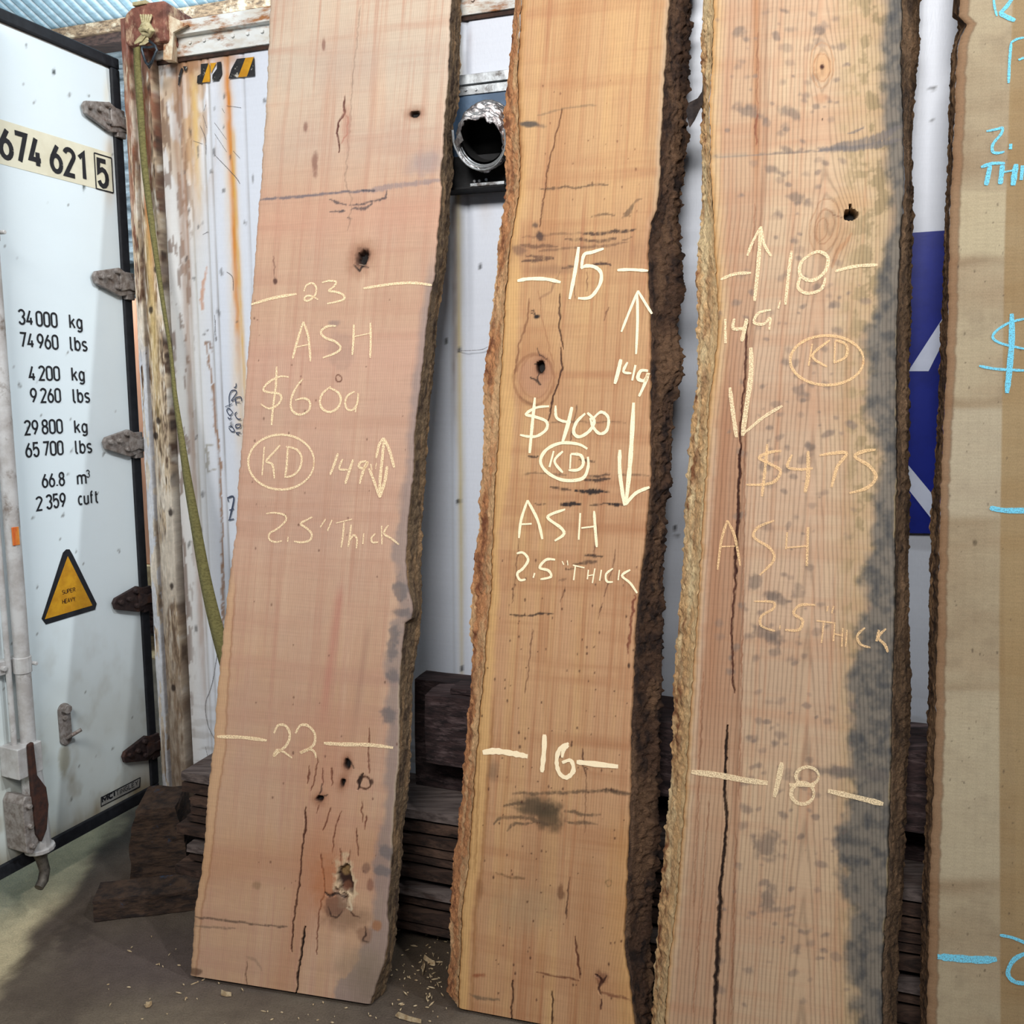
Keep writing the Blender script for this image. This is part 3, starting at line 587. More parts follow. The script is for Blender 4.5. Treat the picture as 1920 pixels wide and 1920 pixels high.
ADV = {'.': 0.08, '1': 0.3, 'l': 0.12, 'm': 0.5, 'I': 0.04, 'M': 0.6, 'k': 0.32, 'g': 0.32, 'b': 0.32, 's': 0.28, 'c': 0.28, 'u': 0.3, 'f': 0.22, 't': 0.22, 'S': .48, 'U': .48, 'P': .48, 'E': .42, 'R': .48, 'H': .48, 'A': .52, 'V': .52, 'Y': .5, 'C': .46, 'T': .48, 'N': .46, 'G': .5, 'L': .4}
def lettering(name, plane, tokens, wt, mat, parent, off, label=None):
    st = []
    for txt, x0, x1, yb, yc in tokens:
        ua, vbse = [float(t) for t in plane.uv(np.array(x0, float), np.array(yb, float), off)]; _, vcap = [float(t) for t in plane.uv(np.array(x0, float), np.array(yc, float), off)]
        ue = float(plane.uv(np.array(x1, float), np.array(yb, float), off)[0]); h = vcap - vbse
        tw = sum(ADV.get(c, w_) for c in txt) + 0.17 * (len(txt) - 1); sx = (ue - ua) / tw; pen = 0; t2 = wt * h
        for c in txt:
            for s_ in GL[c]: st.append(([(ua + (pen + x) * sx, vbse + t2 / 2 + y * (h - t2)) for x, y in s_], t2))
            pen += ADV.get(c, w_) + 0.17
    return ribbons(name, plane, st, mat, parent, off, False, label, True, False)
M_ink = pmat('black_vinyl_letter', (20, 22, 28), (32, 34, 40), rough=0.5)
M_cream = pmat('cream_decal_tape', (226, 222, 200), (214, 208, 184), (9, 9, 9), rough=0.45)
tape = [(x / 3.692, y / 3.692) for x, y in ((-60, 805), (772, 1064), (774, 1337), (-60, 1115))]
ua, v1 = d_uv(208, 288); _, v0 = d_uv(208, 361)
MB().fbox(DOOR, uL + 0.05, ua, v0, v1, 0.0006, 0.0012).build('number_tape', M_cream, DR)
Z1 = lambda L: [(t, x0 / 3.692, x1 / 3.692, yb / 3.692, yc / 3.692) for t, x0, x1, yb, yc in L]
lettering('container_number', DOOR, Z1([('674', 12, 282, 1100, 872), ('621', 362, 590, 1195, 985), ('5', 686, 745, 1298, 1092)]), 0.155, M_ink, DR, 0.0022)
bu0, bv0 = d_uv(179.5, 352); bu1, bv1 = d_uv(208, 295); 
bv0 = d_uv(182, 354)[1]; bv1 = d_uv(180, 288)[1]
ribbons('check_digit_box', DOOR, [([(bu0, bv0), (bu1, bv0)], 0.004), ([(bu1, bv0), (bu1, bv1)], 0.004), ([(bu1, bv1), (bu0, bv1)], 0.004), ([(bu0, bv1), (bu0, bv0)], 0.004)], M_ink, DR, 0.0022, False, None, True, False)
Z2 = lambda L: [(t, x0 / 3.692, x1 / 3.692, 480 + yb / 3.692, 480 + yc / 3.692) for t, x0, x1, yb, yc in L]
WT = Z2([('34', 135, 228, 475, 365), ('000', 257, 395, 488, 378), ('kg', 487, 567, 503, 400), ('74', 145, 235, 633, 525), ('960', 265, 402, 643, 535), ('lbs', 492, 602, 656, 553),
    ('4', 208, 245, 865, 757), ('200', 275, 413, 864, 757), ('kg', 503, 583, 868, 766), ('9', 218, 255, 1018, 912), ('260', 287, 420, 1018, 912), ('lbs', 512, 620, 1018, 915),
    ('29', 177, 265, 1243, 1135), ('800', 297, 433, 1236, 1130), ('kg', 522, 603, 1230, 1132), ('65', 185, 272, 1398, 1290), ('700', 305, 438, 1388, 1282), ('lbs', 528, 635, 1372, 1272),
    ('66.8', 298, 448, 1608, 1505), ('m', 540, 596, 1587, 1487), ('3', 600, 620, 1535, 1480), ('2', 257, 295, 1768, 1664), ('359', 327, 455, 1756, 1650), ('cuft', 547, 680, 1728, 1632)])
for n_, (i0, i1) in enumerate(((0, 3), (3, 6), (6, 9), (9, 12), (12, 15), (15, 18), (18, 21), (21, 24))):
    lettering('weight_lettering', DOOR, WT[i0:i1], 0.125, M_ink, DR, 0.0016, 'black lettering ' + ('34 000 kg', '74 960 lbs', '4 200 kg', '9 260 lbs', '29 800 kg', '65 700 lbs', '66.8 m3', '2 359 cuft')[n_])
plate('warning_sign_border', DOOR, [(124, 1030), (130, 1030), (136, 1040), (181, 1132), (178, 1143), (86, 1171), (78, 1160), (118, 1036)], 0.0008, 0.001, M_ink, DR, 'black triangular border of the warning sign')
plate('warning_sign_face', DOOR, [(127, 1043), (173, 1135), (84, 1161)], 0.002, 0.0008, M_yel, DR, 'yellow warning triangle reading SUPER HEAVY')
Z3 = lambda L: [(t, x0 / 3.692, x1 / 3.692, 960 + yb / 3.692, 960 + yc / 3.692) for t, x0, x1, yb, yc in L]
M_brown = pmat('dark_sign_print', (70, 40, 20), (60, 34, 18), rough=0.5)
lettering('sign_words', DOOR, Z3([('SUPER', 432, 522, 572, 541), ('HEAVY', 434, 522, 637, 605)]), 0.14, M_brown, DR, 0.0036)
Z4 = lambda L: [(t, x0 / 3.692, x1 / 3.692, 1400 + yb / 3.692, 1400 + yc / 3.692) for t, x0, x1, yb, yc in L]
M_plate = pmat('grey_maker_plate', (168, 168, 166), (150, 148, 142), rough=0.4, metal=0.3)
plate('maker_plate_border', DOOR, [(189, 1495), (263, 1457), (262, 1476), (189, 1513)], 0.0006, 0.001, M_ink, DR)
plate('maker_plate', DOOR, [(190.5, 1497), (261.5, 1460), (260.5, 1474.5), (190.5, 1510.5)], 0.0018, 0.001, M_plate, DR)
lettering('maker_plate_words', DOOR, Z4([('MCI', 710, 798, 392, 345)]), 0.26, M_ink, DR, 0.0034)
lettering('maker_plate_words', DOOR, Z4([('TINGLEY', 806, 960, 342, 306)]), 0.12, M_ink, DR, 0.0034)
# ================================================================ VENT BOX AND DUCT
u0, u1 = u_r(838, 250), u_r(962, 250)
vA, vB = v_r(900, 361), v_r(900, 148)
M_bluebox = pmat('blue_grey_vent_plate', (96, 122, 150), (74, 96, 122), (12, 12, 12), rough=0.5, bump=0.4)
M_blk = pmat('black_vent_tray', (14, 14, 16), (26, 26, 28), (40, 40, 40), rough=0.75)
M_alu = pmat('bare_aluminium_flange', (206, 212, 216), (160, 162, 164), (30, 30, 30), rough=0.35, metal=0.6, c3=(96, 90, 86), scale3=(20, 20, 20))
VX = thing('vent_box', 'blue grey vent box with black tray fixed to the white container between two leaning slabs', 'vent box', tuple(WALL.P(u0, vA, 0.02)))
MB().fbox(WALL, u0, u1, vA + 0.07, vB - 0.02, 0.014, 0.022).build('back_plate', M_bluebox, VX)
k = MB().fbox(WALL, u0, u1, vA, vA + 0.09, 0.014, 0.05); k.fbox(WALL, u0, u0 + 0.022, vA + 0.09, vB - 0.03, 0.014, 0.045); k.fbox(WALL, u0, u1, vA - 0.006, vA + 0.002, 0.014, 0.075); k.build('tray', M_blk, VX, bevel=0.002)
k = MB().fbox(WALL, u0, u1, vB - 0.022, vB + 0.004, 0.014, 0.034); k.fbox(WALL, u0 + 0.045, u1, vB - 0.048, vB - 0.021, 0.02, 0.026); k.build('flange', M_alu, VX, bevel=0.001)
MB().fbox(WALL, u0 + 0.1, u1, vA - 0.001, vA + 0.008, 0.05, 0.078).build('tray_lip', M_alu, VX, bevel=0.001)
for dx, vv in ((0.105, vA + 0.018), (0.12, vA + 0.018), (0.14, vA + 0.02), (0.03, vB - 0.034), (0.07, vB - 0.034), (0.10, vB - 0.036)): MB().tube([WALL.P(u0 + dx, vv, 0.02), WALL.P(u0 + dx, vv, 0.058 if vv < vB - 0.1 else 0.03)], 0.004, 8).build('screw', M_alu, VX)
# crumpled flexible foil duct
dm = WALL.W(np.array(899.0), np.array(262.0), 0.145); db = WALL.W(np.array(921.0), np.array(250.0), 0.05)
ax = dm - db; ln = np.linalg.norm(ax); ax /= ln; e1 = np.cross(ax, Z); e1 /= np.linalg.norm(e1); e2 = np.cross(e1, ax); e2 = e2 if e2[2] > 0 else -e2
if e1[0] < 0: e1 = -e1
na, nl = 120, 56; V = []
A = np.linspace(0, 2 * np.pi, na, endpoint=False)
for j in range(nl):
    t = j / (nl - 1); 
    for i, th in enumerate(A):
        r = 0.0735 + 0.0022 * math.sin(t * 2 * math.pi * 9 + th) + 0.004 * (1 - t)
        cr = float(fbm(np.array([th * 5.0]), np.array([t * 9.0]), 77, 3)[0] - 0.5) * 0.016 * (0.25 + t)
        r += cr; L = t * ln
        s_ = math.sin(th); c_ = math.cos(th)
        x = r * 0.98 * c_; y = r * 1.06 * s_
        if t > 0.55 and s_ > 0.05:            # the torn upper lip folds down and back
            q = (t - 0.55) / 0.45; y -= q * 0.030 * (0.35 + 0.65 * abs(math.sin(th * 2.5 + 0.8))) * min(1, s_ * 2.2); L -= q * 0.012 * s_
            if c_ > 0.3: y -= q * 0.022 * c_
        V.append(db + ax * L + e1 * x + e2 * y)
V = np.array(V); Fd = []
for j in range(nl - 1):
    for i in range(na): Fd.append((j * na + i, j * na + (i + 1) % na, (j + 1) * na + (i + 1) % na, (j + 1) * na + i))
M_foil = pmat('crumpled_foil', (186, 184, 184), (120, 112, 112), (60, 60, 60), rough=0.32, metal=0.75, bump=0.7, bdist=0.004, c3=(84, 70, 70), scale3=(26, 26, 26), t3=(0.55, 0.68))
DU = thing('duct_hose', 'crumpled silver foil duct hose with torn open mouth sticking out of the vent box', 'duct hose', tuple(db))
o = mesh_obj('foil_sleeve', V, Fd, M_foil, DU, smooth=True); so = o.modifiers.new('s', 'SOLIDIFY'); so.thickness = 0.0022; so.offset = -1
M_ducti = pmat('black_duct_lining', (10, 10, 11), (20, 19, 19), (40, 40, 40), rough=0.9)
Vi = []; 
for j, (L, rr) in enumerate(((0.08, 0.066), (0.3, 0.064), (0.72, 0.0615))):
    for th in A[::4]: Vi.append(db + ax * L * ln + e1 * rr * math.cos(th) * 0.98 + e2 * rr * math.sin(th))
nn = len(A[::4]); Fi = [(j * nn + i, j * nn + (i + 1) % nn, (j + 1) * nn + (i + 1) % nn, (j + 1) * nn + i) for j in range(2) for i in range(nn)] + [tuple(range(nn))]
mesh_obj('lining', Vi, Fi, M_ducti, DU, smooth=True)
k = MB(); tt = np.linspace(R(195), R(345), 24)
for off_, rr in ((0.0, 0.074), (-0.012, 0.069), (-0.022, 0.0665)): k.tube([dm + ax * off_ + e1 * rr * math.cos(t) * 0.97 + e2 * rr * math.sin(t) * 1.03 for t in tt], 0.0024, 6)
k.tube([dm + e1 * x + e2 * y + ax * 0.0 for x, y in ((-0.072, 0.03), (-0.074, 0.0), (-0.07, -0.02))], 0.003, 6); k.tube([dm + e1 * x + e2 * y for x, y in ((0.072, -0.055), (0.07, -0.02), (0.073, 0.02))], 0.0028, 6)
k.build('wire_hoops', M_alu, DU, ang=50)
k = MB().prism([dm + e1 * x + e2 * y for x, y in ((-0.072, 0.0), (-0.05, 0.026), (-0.045, 0.002), (-0.066, -0.012))], [dm + ax * 0.002 + e1 * x + e2 * y for x, y in ((-0.072, 0.0), (-0.05, 0.026), (-0.045, 0.002), (-0.066, -0.012))]); k.build('torn_flap', M_foil, DU)
# ================================================================ SLABS
def slab_plane(pL, pR, th, zwall=VTOP + 0.0):
    lean = 0.19
    for _ in range(8):
        zf = th * math.sin(lean); F0 = Plane((0, 0, zf), (1, 0, 0), (0, 1, 0))
        A_ = F0.W(np.array(pL[0], float), np.array(pL[1], float)); B_ = F0.W(np.array(pR[0], float), np.array(pR[1], float))
        U = (B_ - A_); U[2] = 0; U /= np.linalg.norm(U); back = np.cross(Z, U)
        # horizontal distance from back bottom line to the container face, measured at both ends: keep the closest
        ds = []
        for Q in (A_, B_):
            Qb = Q + back * th * math.cos(lean) * 1.0
            ds.append(((WALL.O + WALL.N * 0.045 - Qb) @ WALL.N) / (back @ WALL.N))
        D = min(ds); lean = math.atan2(D, zwall)
    Vv = Z * math.cos(lean) + back * math.sin(lean)
    return Plane(A_, U, Vv), lean
def poly_uv(pl, pts, off):
    p = np.array(pts, float); u, v_ = pl.uv(p[:, 0], p[:, 1], off); o = np.argsort(v_); return v_[o], u[o]
def build_slab(nm, label, base, th, FL, FR, SL, SR, basecol, paintfn, ringfn, mat, barks, writings, chalk, length=3.78, tone=(0.8, 0.8, 0.8), step=(0.0019, 0.0031), tilt=0.0, grp='live edge ash slabs leaning on the container'):
    pl, lean = slab_plane(base[0], base[1], th)
    fv, fu = poly_uv(pl, FL, 0); gv, gu = poly_uv(pl, FR, 0); sv, su = poly_uv(pl, SL, -th); tv, tu = poly_uv(pl, SR, -th)
    vmax = min(fv[-1], gv[-1]); slope = (fu[-1] - fu[0]) / (fv[-1] - fv[0])
    rows = np.concatenate([np.arange(0, vmax + 0.04, step[1]), np.arange(vmax + 0.06, length, 0.05), [length]])
    def ev(vv, V_, U_):
        r = np.interp(vv, V_, U_); r = r + np.where(vv > V_[-1], (vv - V_[-1]) * slope, 0) + np.where(vv < V_[0], (vv - V_[0]) * slope * 0.5, 0); return r
    rg = (fbm(rows * 60, rows * 0 + 1, 5, 4) - 0.5) * 0.007; rg2 = (fbm(rows * 60, rows * 0 + 7, 6, 4) - 0.5) * 0.006
    l, r_, bl, br = ev(rows, fv, fu) + rg, ev(rows, gv, gu) + rg2, ev(rows, sv, su), ev(rows, tv, tu)
    nc = int(np.max(r_ - l) / step[0]); s = np.linspace(0, 1, nc); nr = len(rows)
    Ug = l[:, None] * (1 - s) + r_[:, None] * s; Vg = np.repeat(rows[:, None], nc, 1)
    a = Ug.ravel(); b_ = Vg.ravel(); P0 = pl.P(a, b_, 0.0)
    pt = Paint(P0, a, b_, basecol); pt.s = np.tile(s, nr); pt.el = a - np.repeat(l, nc); pt.er = np.repeat(r_, nc) - a; pt.ax = a - b_ * slope
    paintfn(pt)
    pt.c = pt.c * np.array(tone)
    soft = 0.004 * (np.exp(-pt.el / 0.004) + np.exp(-pt.er / 0.004))
    ring = ringfn(pt)
    Pf = pl.P(a, b_, pt.d - soft)
    # grid + two back columns
    bs_ = {q[0] for q in barks}; biL = 0.02 if -1 in bs_ else 0.004; biR = 0.02 if 1 in bs_ else 0.004
    full = np.empty((nr, nc + 2, 3)); full[:, 1:-1] = Pf.reshape(nr, nc, 3); full[:, 0] = pl.P(bl + biL, rows, -th); full[:, -1] = pl.P(br - biR, rows, -th)
    col = np.empty((nr, nc + 2, 3)); col[:, 1:-1] = pt.c.reshape(nr, nc, 3); col[:, 0] = lin((150, 118, 86)); col[:, -1] = lin((120, 96, 74))
    rr = np.zeros((nr, nc + 2)); rr[:, 1:-1] = ring.reshape(nr, nc); gu_ = np.zeros((nr, nc + 2, 2)); gu_[:, 1:-1, 0] = pt.ax.reshape(nr, nc); gu_[:, :, 1] = rows[:, None]; gu_[:, 0, 0] = gu_[:, 1, 0] - th; gu_[:, -1, 0] = gu_[:, -2, 0] + th
    n2 = nc + 2; F = grid_faces(nr, n2); i = np.arange(nr - 1) * n2; back = np.stack([i + n2 - 1, i, i + n2, i + n2 * 2 - 1], 1); F = np.concatenate([F, back])
    # end caps: strips from the front row to the back line
    VV = full.reshape(-1, 3); CC = col.reshape(-1, 3); RR = rr.ravel(); GG = gu_.reshape(-1, 2); caps = []
    for rowi, flip in ((0, 1), (nr - 1, 0)):
        b0 = len(VV); tt = np.linspace(0, 1, nc)[:, None]; e = full[rowi, 0] * (1 - tt) + full[rowi, -1] * tt
        VV = np.vstack([VV, e, full[rowi, 1:-1]]); CC = np.vstack([CC, np.tile(lin((128, 98, 72)), (2 * nc, 1))]); RR = np.concatenate([RR, np.zeros(2 * nc)]); GG = np.vstack([GG, np.repeat(GG[rowi * n2 + 1:rowi * n2 + 1 + nc], 1, 0), GG[rowi * n2 + 1:rowi * n2 + 1 + nc]])
        k = np.arange(nc - 1); q = np.stack([b0 + k, b0 + k + 1, b0 + nc + k + 1, b0 + nc + k], 1); caps.append(q if flip else q[:, ::-1])
    F = np.concatenate([F] + caps)
    root = thing(nm, label, 'wood slab', tuple(pl.P(0.25, 0, -th / 2)), grp)
    mesh_obj('wood_body', VV, F, mat, root, col=CC, guv=GG, ring=RR, smooth=True, ang=38)
    # bark / live edge strips
    for side, bm_, bc, amp, seed, lab in barks:
        f0, b0_ = (l, bl) if side < 0 else (r_, br); ncb = 26; t = np.linspace(0, 1, ncb)
        keep = rows <= rows[-1]; rw = rows[::1]; 
        T = np.tile(t, len(rw)); RW = np.repeat(rw, ncb)
        base_u = np.repeat(f0, ncb) * (1 - T ** 1.25) + np.repeat(b0_, ncb) * T ** 1.25
        nz = -T * th
        dsp = (np.abs(fbm(T * 6 + fbm(RW * 9, T * 2, seed) * 3, RW * 34, seed + 1, 5) - 0.5) * 3.4 - 0.3) * amp + (fbm(T * 2, RW * 9, seed + 2) - 0.5) * amp * 1.4 + (fbm(T * 9, RW * 110, seed + 3, 2) - 0.5) * amp * 1.3
        dsp = dsp + amp * 0.35 + 0.0012; dsp *= np.sin(np.clip(T, 0.0, 1) * np.pi * 0.5 + 0.25) ; dsp = np.maximum(dsp, 0.0008)
        on = dsp * 0.5 * (1 - T) ** 0.5
        Pb_ = pl.P(base_u + side * dsp, RW, nz + on * 0.5 - 0.0004)
        n1 = fbm(T * 7, RW * 40, seed + 5, 4); n2_ = fbm(T * 3, RW * 7, seed + 6, 3); c = np.tile(lin(bc[0]), (len(T), 1))
        def mx(c, m, q): m = np.clip(m, 0, 1)[:, None]; return c * (1 - m) + lin(q) * m
        c = mx(c, (n1 - 0.45) * 4, bc[1]); c = mx(c, (n2_ - 0.5) * 5, bc[2])
        if len(bc) > 3: c = mx(c, (1 - T * 2.2 + (n1 - 0.5) * 2.2) * 0.9, bc[3])
        mo = mesh_obj('bark_edge' if not lab else lab[0], Pb_, grid_faces(len(rw), ncb), bm_, root, col=c, guv=np.stack([T * th * 1.2, RW], 1), smooth=True)
        if lab and len(lab) > 1: mo['label'] = lab[1]
    for wn, wl, strokes in writings:
        ribbons(wn, pl, strokes, chalk, root, 0.0011, True, wl, jit=0.25)
    print(nm, 'lean', math.degrees(lean), 'nc', nc, 'rows', nr, 'plane', pl.O, 'width', float(np.mean(r_ - l)))
    return root, pl
M_bark = vcmat('dark_bark', (210, 110, 1), 0.85, (70, 30, 1), 0.35, rough=0.95, bump=1.0, bdist=0.010)
M_wane = vcmat('fibrous_live_edge', (260, 90, 1), 0.75, (110, 30, 1), 0.35, rough=0.9, bump=1.0, bdist=0.008)
M_w1 = vcmat('ash_face_pinkish', (620, 24, 1), 0.20, (9, 210, 1), 0.12, (0.0058, 0.10), 0.72, 0.35, 0.0006)
M_w2 = vcmat('ash_face_golden', (520, 24, 1), 0.24, (9, 200, 1), 0.09, (0.0072, 0.15), 0.68, 0.35, 0.0006)
M_w3 = vcmat('ash_face_cathedral', (560, 26, 1), 0.20, (9, 200, 1), 0.09, (0.0098, 0.27), 0.72, 0.25, 0.0006)
M_w4 = vcmat('weathered_face_two_tone', (420, 220, 1), 0.34, (22, 260, 1), 0.16, (0.02, 0.03), 0.82, 0.3, 0.0008)
M_chalk = chalkmat('cream_chalk', (250, 224, 182), 0.45, 0.13); M_chalk2 = chalkmat('bold_cream_chalk', (255, 238, 200), 0.36, 0.08); M_chalk3 = chalkmat('faded_orange_chalk', (250, 208, 156), 0.47, 0.16); M_chalkb = chalkmat('blue_chalk', (116, 200, 228), 0.42, 0.12)
DK = (30, 20, 18)
def common(pt, seed, warm, cool, red):
    n = fbm(pt.ax * 26, pt.b * 1.3, seed); m = fbm(pt.ax * 5, pt.b * 3.2, seed + 1); h = fbm(pt.ax * 2.2, pt.b * 26, seed + 2)
    pt.mix((n - 0.5) * 2.2, warm); pt.mix((m - 0.46) * 2.0, cool); pt.mix((h - 0.5) * 1.8, red)
    pt.mix((fbm(pt.ax * 90, pt.b * 3.0, seed + 3, 3) - 0.52) * 2.2, red)
def rnd_specks(pt, n, x0, x1, y0, y1, col, r=(1.2, 2.4), a=0.8):
    for _ in range(n): q = random.uniform(*r); pt.blob(random.uniform(x0, x1), random.uniform(y0, y1), q, q * random.uniform(0.9, 1.8), col, a, 0, 0.4, 0.3)
def knot(pt, x, y, rx, ry, rot=0, depth=-0.014, halo=(150, 96, 66), ha=0.6):
    pt.blob(x, y, rx * 2.0, ry * 2.1, halo, ha, rot, 0.6, 0.3); pt.blob(x, y, rx * 1.2, ry * 1.2, (80, 48, 36), 0.8, rot, 0.3, 0.5); pt.blob(x, y, rx * 0.85, ry * 0.85, (22, 16, 15), 1.0, rot, 0.3, 0.6, depth)
# ---- slab 1
def paint1(pt):
    py = pt.py; pt.mix(1 - sst(120, 420, py), (214, 194, 172)); pt.mix(sst(560, 760, py) * (1 - sst(950, 1150, py)) * 0.6, (216, 174, 152))
    pt.mix(sst(1100, 1350, py) * 0.55, (208, 168, 130))
    common(pt, 11, (220, 186, 158), (198, 164, 144), (198, 154, 130))
    for y, a, c in ((440, 0.35, (214, 160, 136)), (700, 0.25, (214, 166, 150)), (1330, 0.25, (190, 150, 128)), (1640, 0.5, (190, 140, 104)), (300, 0.2, (190, 172, 160)), (150, 0.2, (180, 168, 158))):
        pt.mix(np.exp(-((py - y + 0.05 * pt.px) / 46) ** 2) * a, c)
    pt.mix(np.exp(-((pt.px - 620 + (py - 1500) * 0.03) / 55) ** 2) * sst(1250, 1450, py) * (1 - sst(1660, 1800, py)) * 0.45, (200, 142, 112))
    pt.mix(np.exp(-((pt.px - 565 + (py - 1700) * .25) / 26) ** 2) * sst(1500, 1600, py) * 0.35, (190, 130, 90))
    pt.mix(np.exp(-((pt.px - 628 + (py - 1180) * 0.14) / 9) ** 2) * sst(1080, 1130, py) * (1 - sst(1280, 1400, py)) * 0.55, (194, 128, 112))
    pt.mix(np.exp(-((pt.px - 690 + (py - 1180) * 0.14) / 7) ** 2) * sst(1150, 1200, py) * (1 - sst(1280, 1460, py)) * 0.5, (172, 132, 112))
    # pale sapwood strip on the left, lower half
    sx = np.interp(py, [1040, 1100, 1420, 1560, 1760, 1840], [2, 14, 24, 17, 12, 10]); e = pt.el * FPX / 2.5
    pt.mix((1 - sst(-2, 3, e - sx)) * sst(1040, 1120, py) * 0.38, (222, 180, 130)); pt.mix(np.exp(-((e - sx - 2) / 2.2) ** 2) * sst(1060, 1150, py) * 0.5, (160, 110, 72))
    # grey stain along the right edge
    er = pt.er * FPX / 2.5; nn = fbm(pt.a * 22, pt.b * 22, 91)
    wdt = np.interp(py, [0, 420, 500, 900, 1000, 1160, 1200, 1500, 1600, 1700, 1880], [4, 4, 10, 12, 20, 24, 22, 18, 26, 20, 60])
    pt.mix((1 - sst(-6, 10, er - wdt * (0.35 + 1.3 * nn))) * sst(440, 560, py) * 0.62, (134, 127, 128)); pt.mix((1 - sst(0, 5, er)) * sst(1200, 1300, py) * (1 - sst(1600, 1650, py)) * 0.5, (214, 196, 164))
    for x, y, rx, ry in ((750, 1105, 12, 20), (753, 1150, 20, 10), (740, 1188, 11, 16), (733, 1222, 12, 16), (738, 1270, 12, 14), (731, 1342, 13, 14), (728, 1600, 16, 14), (716, 1632, 20, 10)): pt.blob(x, y, rx, ry, (112, 107, 108), 0.7, 0, 0.4, 0.9)
    pt.line([(484, 376), (540, 370), (600, 365), (700, 356)], 4, (112, 106, 114), 0.85, 0.5); pt.line([(680, 359), (740, 349), (828, 338)], 9, (146, 132, 134), 0.65, 0.5); pt.blob(800, 305, 34, 20, (150, 140, 146), 0.5, -10, 0.7)
    for p, w in (([(616, 376), (650, 384)], 3), ([(656, 385), (700, 378), (722, 372), (724, 358)], 3), ([(618, 397), (650, 396)], 3), ([(657, 392), (690, 389), (700, 382)], 5), ([(636, 396), (648, 394)], 4), ([(678, 358), (700, 356)], 5), ([(650, 409), (660, 409)], 2)): pt.line(p, w, (70, 66, 74), 0.8, 0.8)
    pt.line([(676, 10), (668, 90), (660, 170), (652, 300), (646, 340), (660, 372), (653, 430)], 1.6, (120, 96, 82), 0.45, 0.4)
    pt.line([(644, 180), (645, 212), (634, 228), (632, 250), (636, 270), (636, 285)], 3, (96, 44, 38), 0.95, 0.3, -0.003); pt.line([(645, 212), (652, 220), (652, 250), (642, 268)], 2, (176, 110, 92), 0.8); pt.blob(650, 240, 8, 38, (190, 140, 120), 0.6, 0, 0.6)
    for x, y, rx, ry in ((573, 238, 4, 10), (591, 306, 5, 20), (607, 84, 3, 12)): pt.blob(x, y, rx, ry, (130, 84, 72), 0.7, 0, 0.5, 0.8)
    knot(pt, 777, 213, 9, 6, -8); knot(pt, 679, 484, 12, 15, 20, -0.02); pt.line([(664, 498), (674, 508), (680, 500), (692, 502)], 4, (30, 22, 22), 0.9); pt.line([(672, 496), (690, 492)], 2, (190, 170, 150), 0.8)
    pt.blob(516, 527, 4, 5, (84, 50, 44), 0.9); pt.line([(513, 480), (515, 520)], 2, (110, 70, 60), 0.6); pt.ringe(635, 710, 5, 6, 2, (110, 60, 44)); pt.blob(626, 606, 12, 6, (150, 130, 124), 0.6); pt.blob(638, 655, 24, 34, (178, 146, 130), 0.45)
    knot(pt, 651, 1432, 5, 9, 0); pt.line([(652, 1420), (658, 1434), (664, 1442)], 4, (30, 20, 18), 0.8); knot(pt, 642, 1468, 5, 8, 20); pt.ringe(684, 1468, 12, 12, 3, (96, 62, 44)); pt.line([(672, 1482), (675, 1458), (680, 1452)], 5, (50, 34, 28), 0.9, 0.3, -0.004); pt.blob(696, 1466, 5, 6, (70, 44, 34), 0.9)
    knot(pt, 600, 1497, 7, 6, 0); pt.line([(600, 1490), (605, 1478), (603, 1470)], 4, (36, 22, 20), 0.9); pt.line([(606, 1493), (614, 1490)], 2.5, (40, 26, 22), 0.9)
    for p in ([(580, 1436), (576, 1470)], [(595, 1420), (590, 1460), (583, 1482)], [(604, 1440), (605, 1472)], [(621, 1440), (623, 1476)], [(596, 1510), (592, 1526)], [(618, 1516), (612, 1540), (605, 1558)], [(640, 1520), (630, 1552), (622, 1600)], [(678, 1502), (679, 1542)],
              [(668, 1554), (672, 1606)], [(686, 1530), (685, 1556)], [(692, 1366), (692, 1450)], [(601, 1600), (606, 1640), (607, 1672), (596, 1720), (593, 1790)], [(638, 1590), (640, 1620)], [(655, 1594), (653, 1628)], [(575, 1514), (570, 1572)]):
        pt.line(p, 2.0, (110, 54, 34), 0.85, 0.3, -0.0015)
    pt.blob(620, 1655, 34, 50, (184, 112, 66), 0.6, 10, 0.6); pt.blob(650, 1720, 40, 22, (140, 108, 84), 0.7, 0, 0.6)
    pt.blob(647, 1652, 20, 44, (226, 204, 168), 0.75, -6, 0.25, 0.7); pt.blob(645, 1650, 13, 28, (60, 36, 28), 1.0, -6, 0.3, 0.7, -0.016); pt.blob(646, 1634, 9, 9, (160, 128, 84), 0.9); pt.blob(647, 1664, 8, 9, (128, 84, 62), 0.9)
    pt.blob(630, 1695, 20, 22, (128, 92, 74), 0.8, 0, 0.3, 0.5); pt.line([(607, 1674), (618, 1680), (634, 1676), (645, 1684)], 4, (40, 26, 22), 0.95, 0.3, -0.003); pt.line([(614, 1700), (620, 1716), (632, 1720), (642, 1708)], 2.6, (60, 38, 30), 0.9); pt.line([(654, 1700), (664, 1716), (676, 1720)], 2.6, (90, 60, 44), 0.9)
    pt.line([(655, 1690), (660, 1706), (650, 1702)], 4, (228, 210, 180), 0.7)
    pt.blob(687, 1628, 8, 9, (130, 96, 80), 0.7); pt.blob(694, 1658, 7, 12, (140, 92, 74), 0.7); pt.blob(684, 1752, 14, 16, (150, 112, 88), 0.7); pt.line([(685, 1738), (686, 1752), (678, 1762), (690, 1766)], 3, (60, 36, 28), 0.9); pt.blob(706, 1736, 8, 10, (170, 112, 66), 0.7)
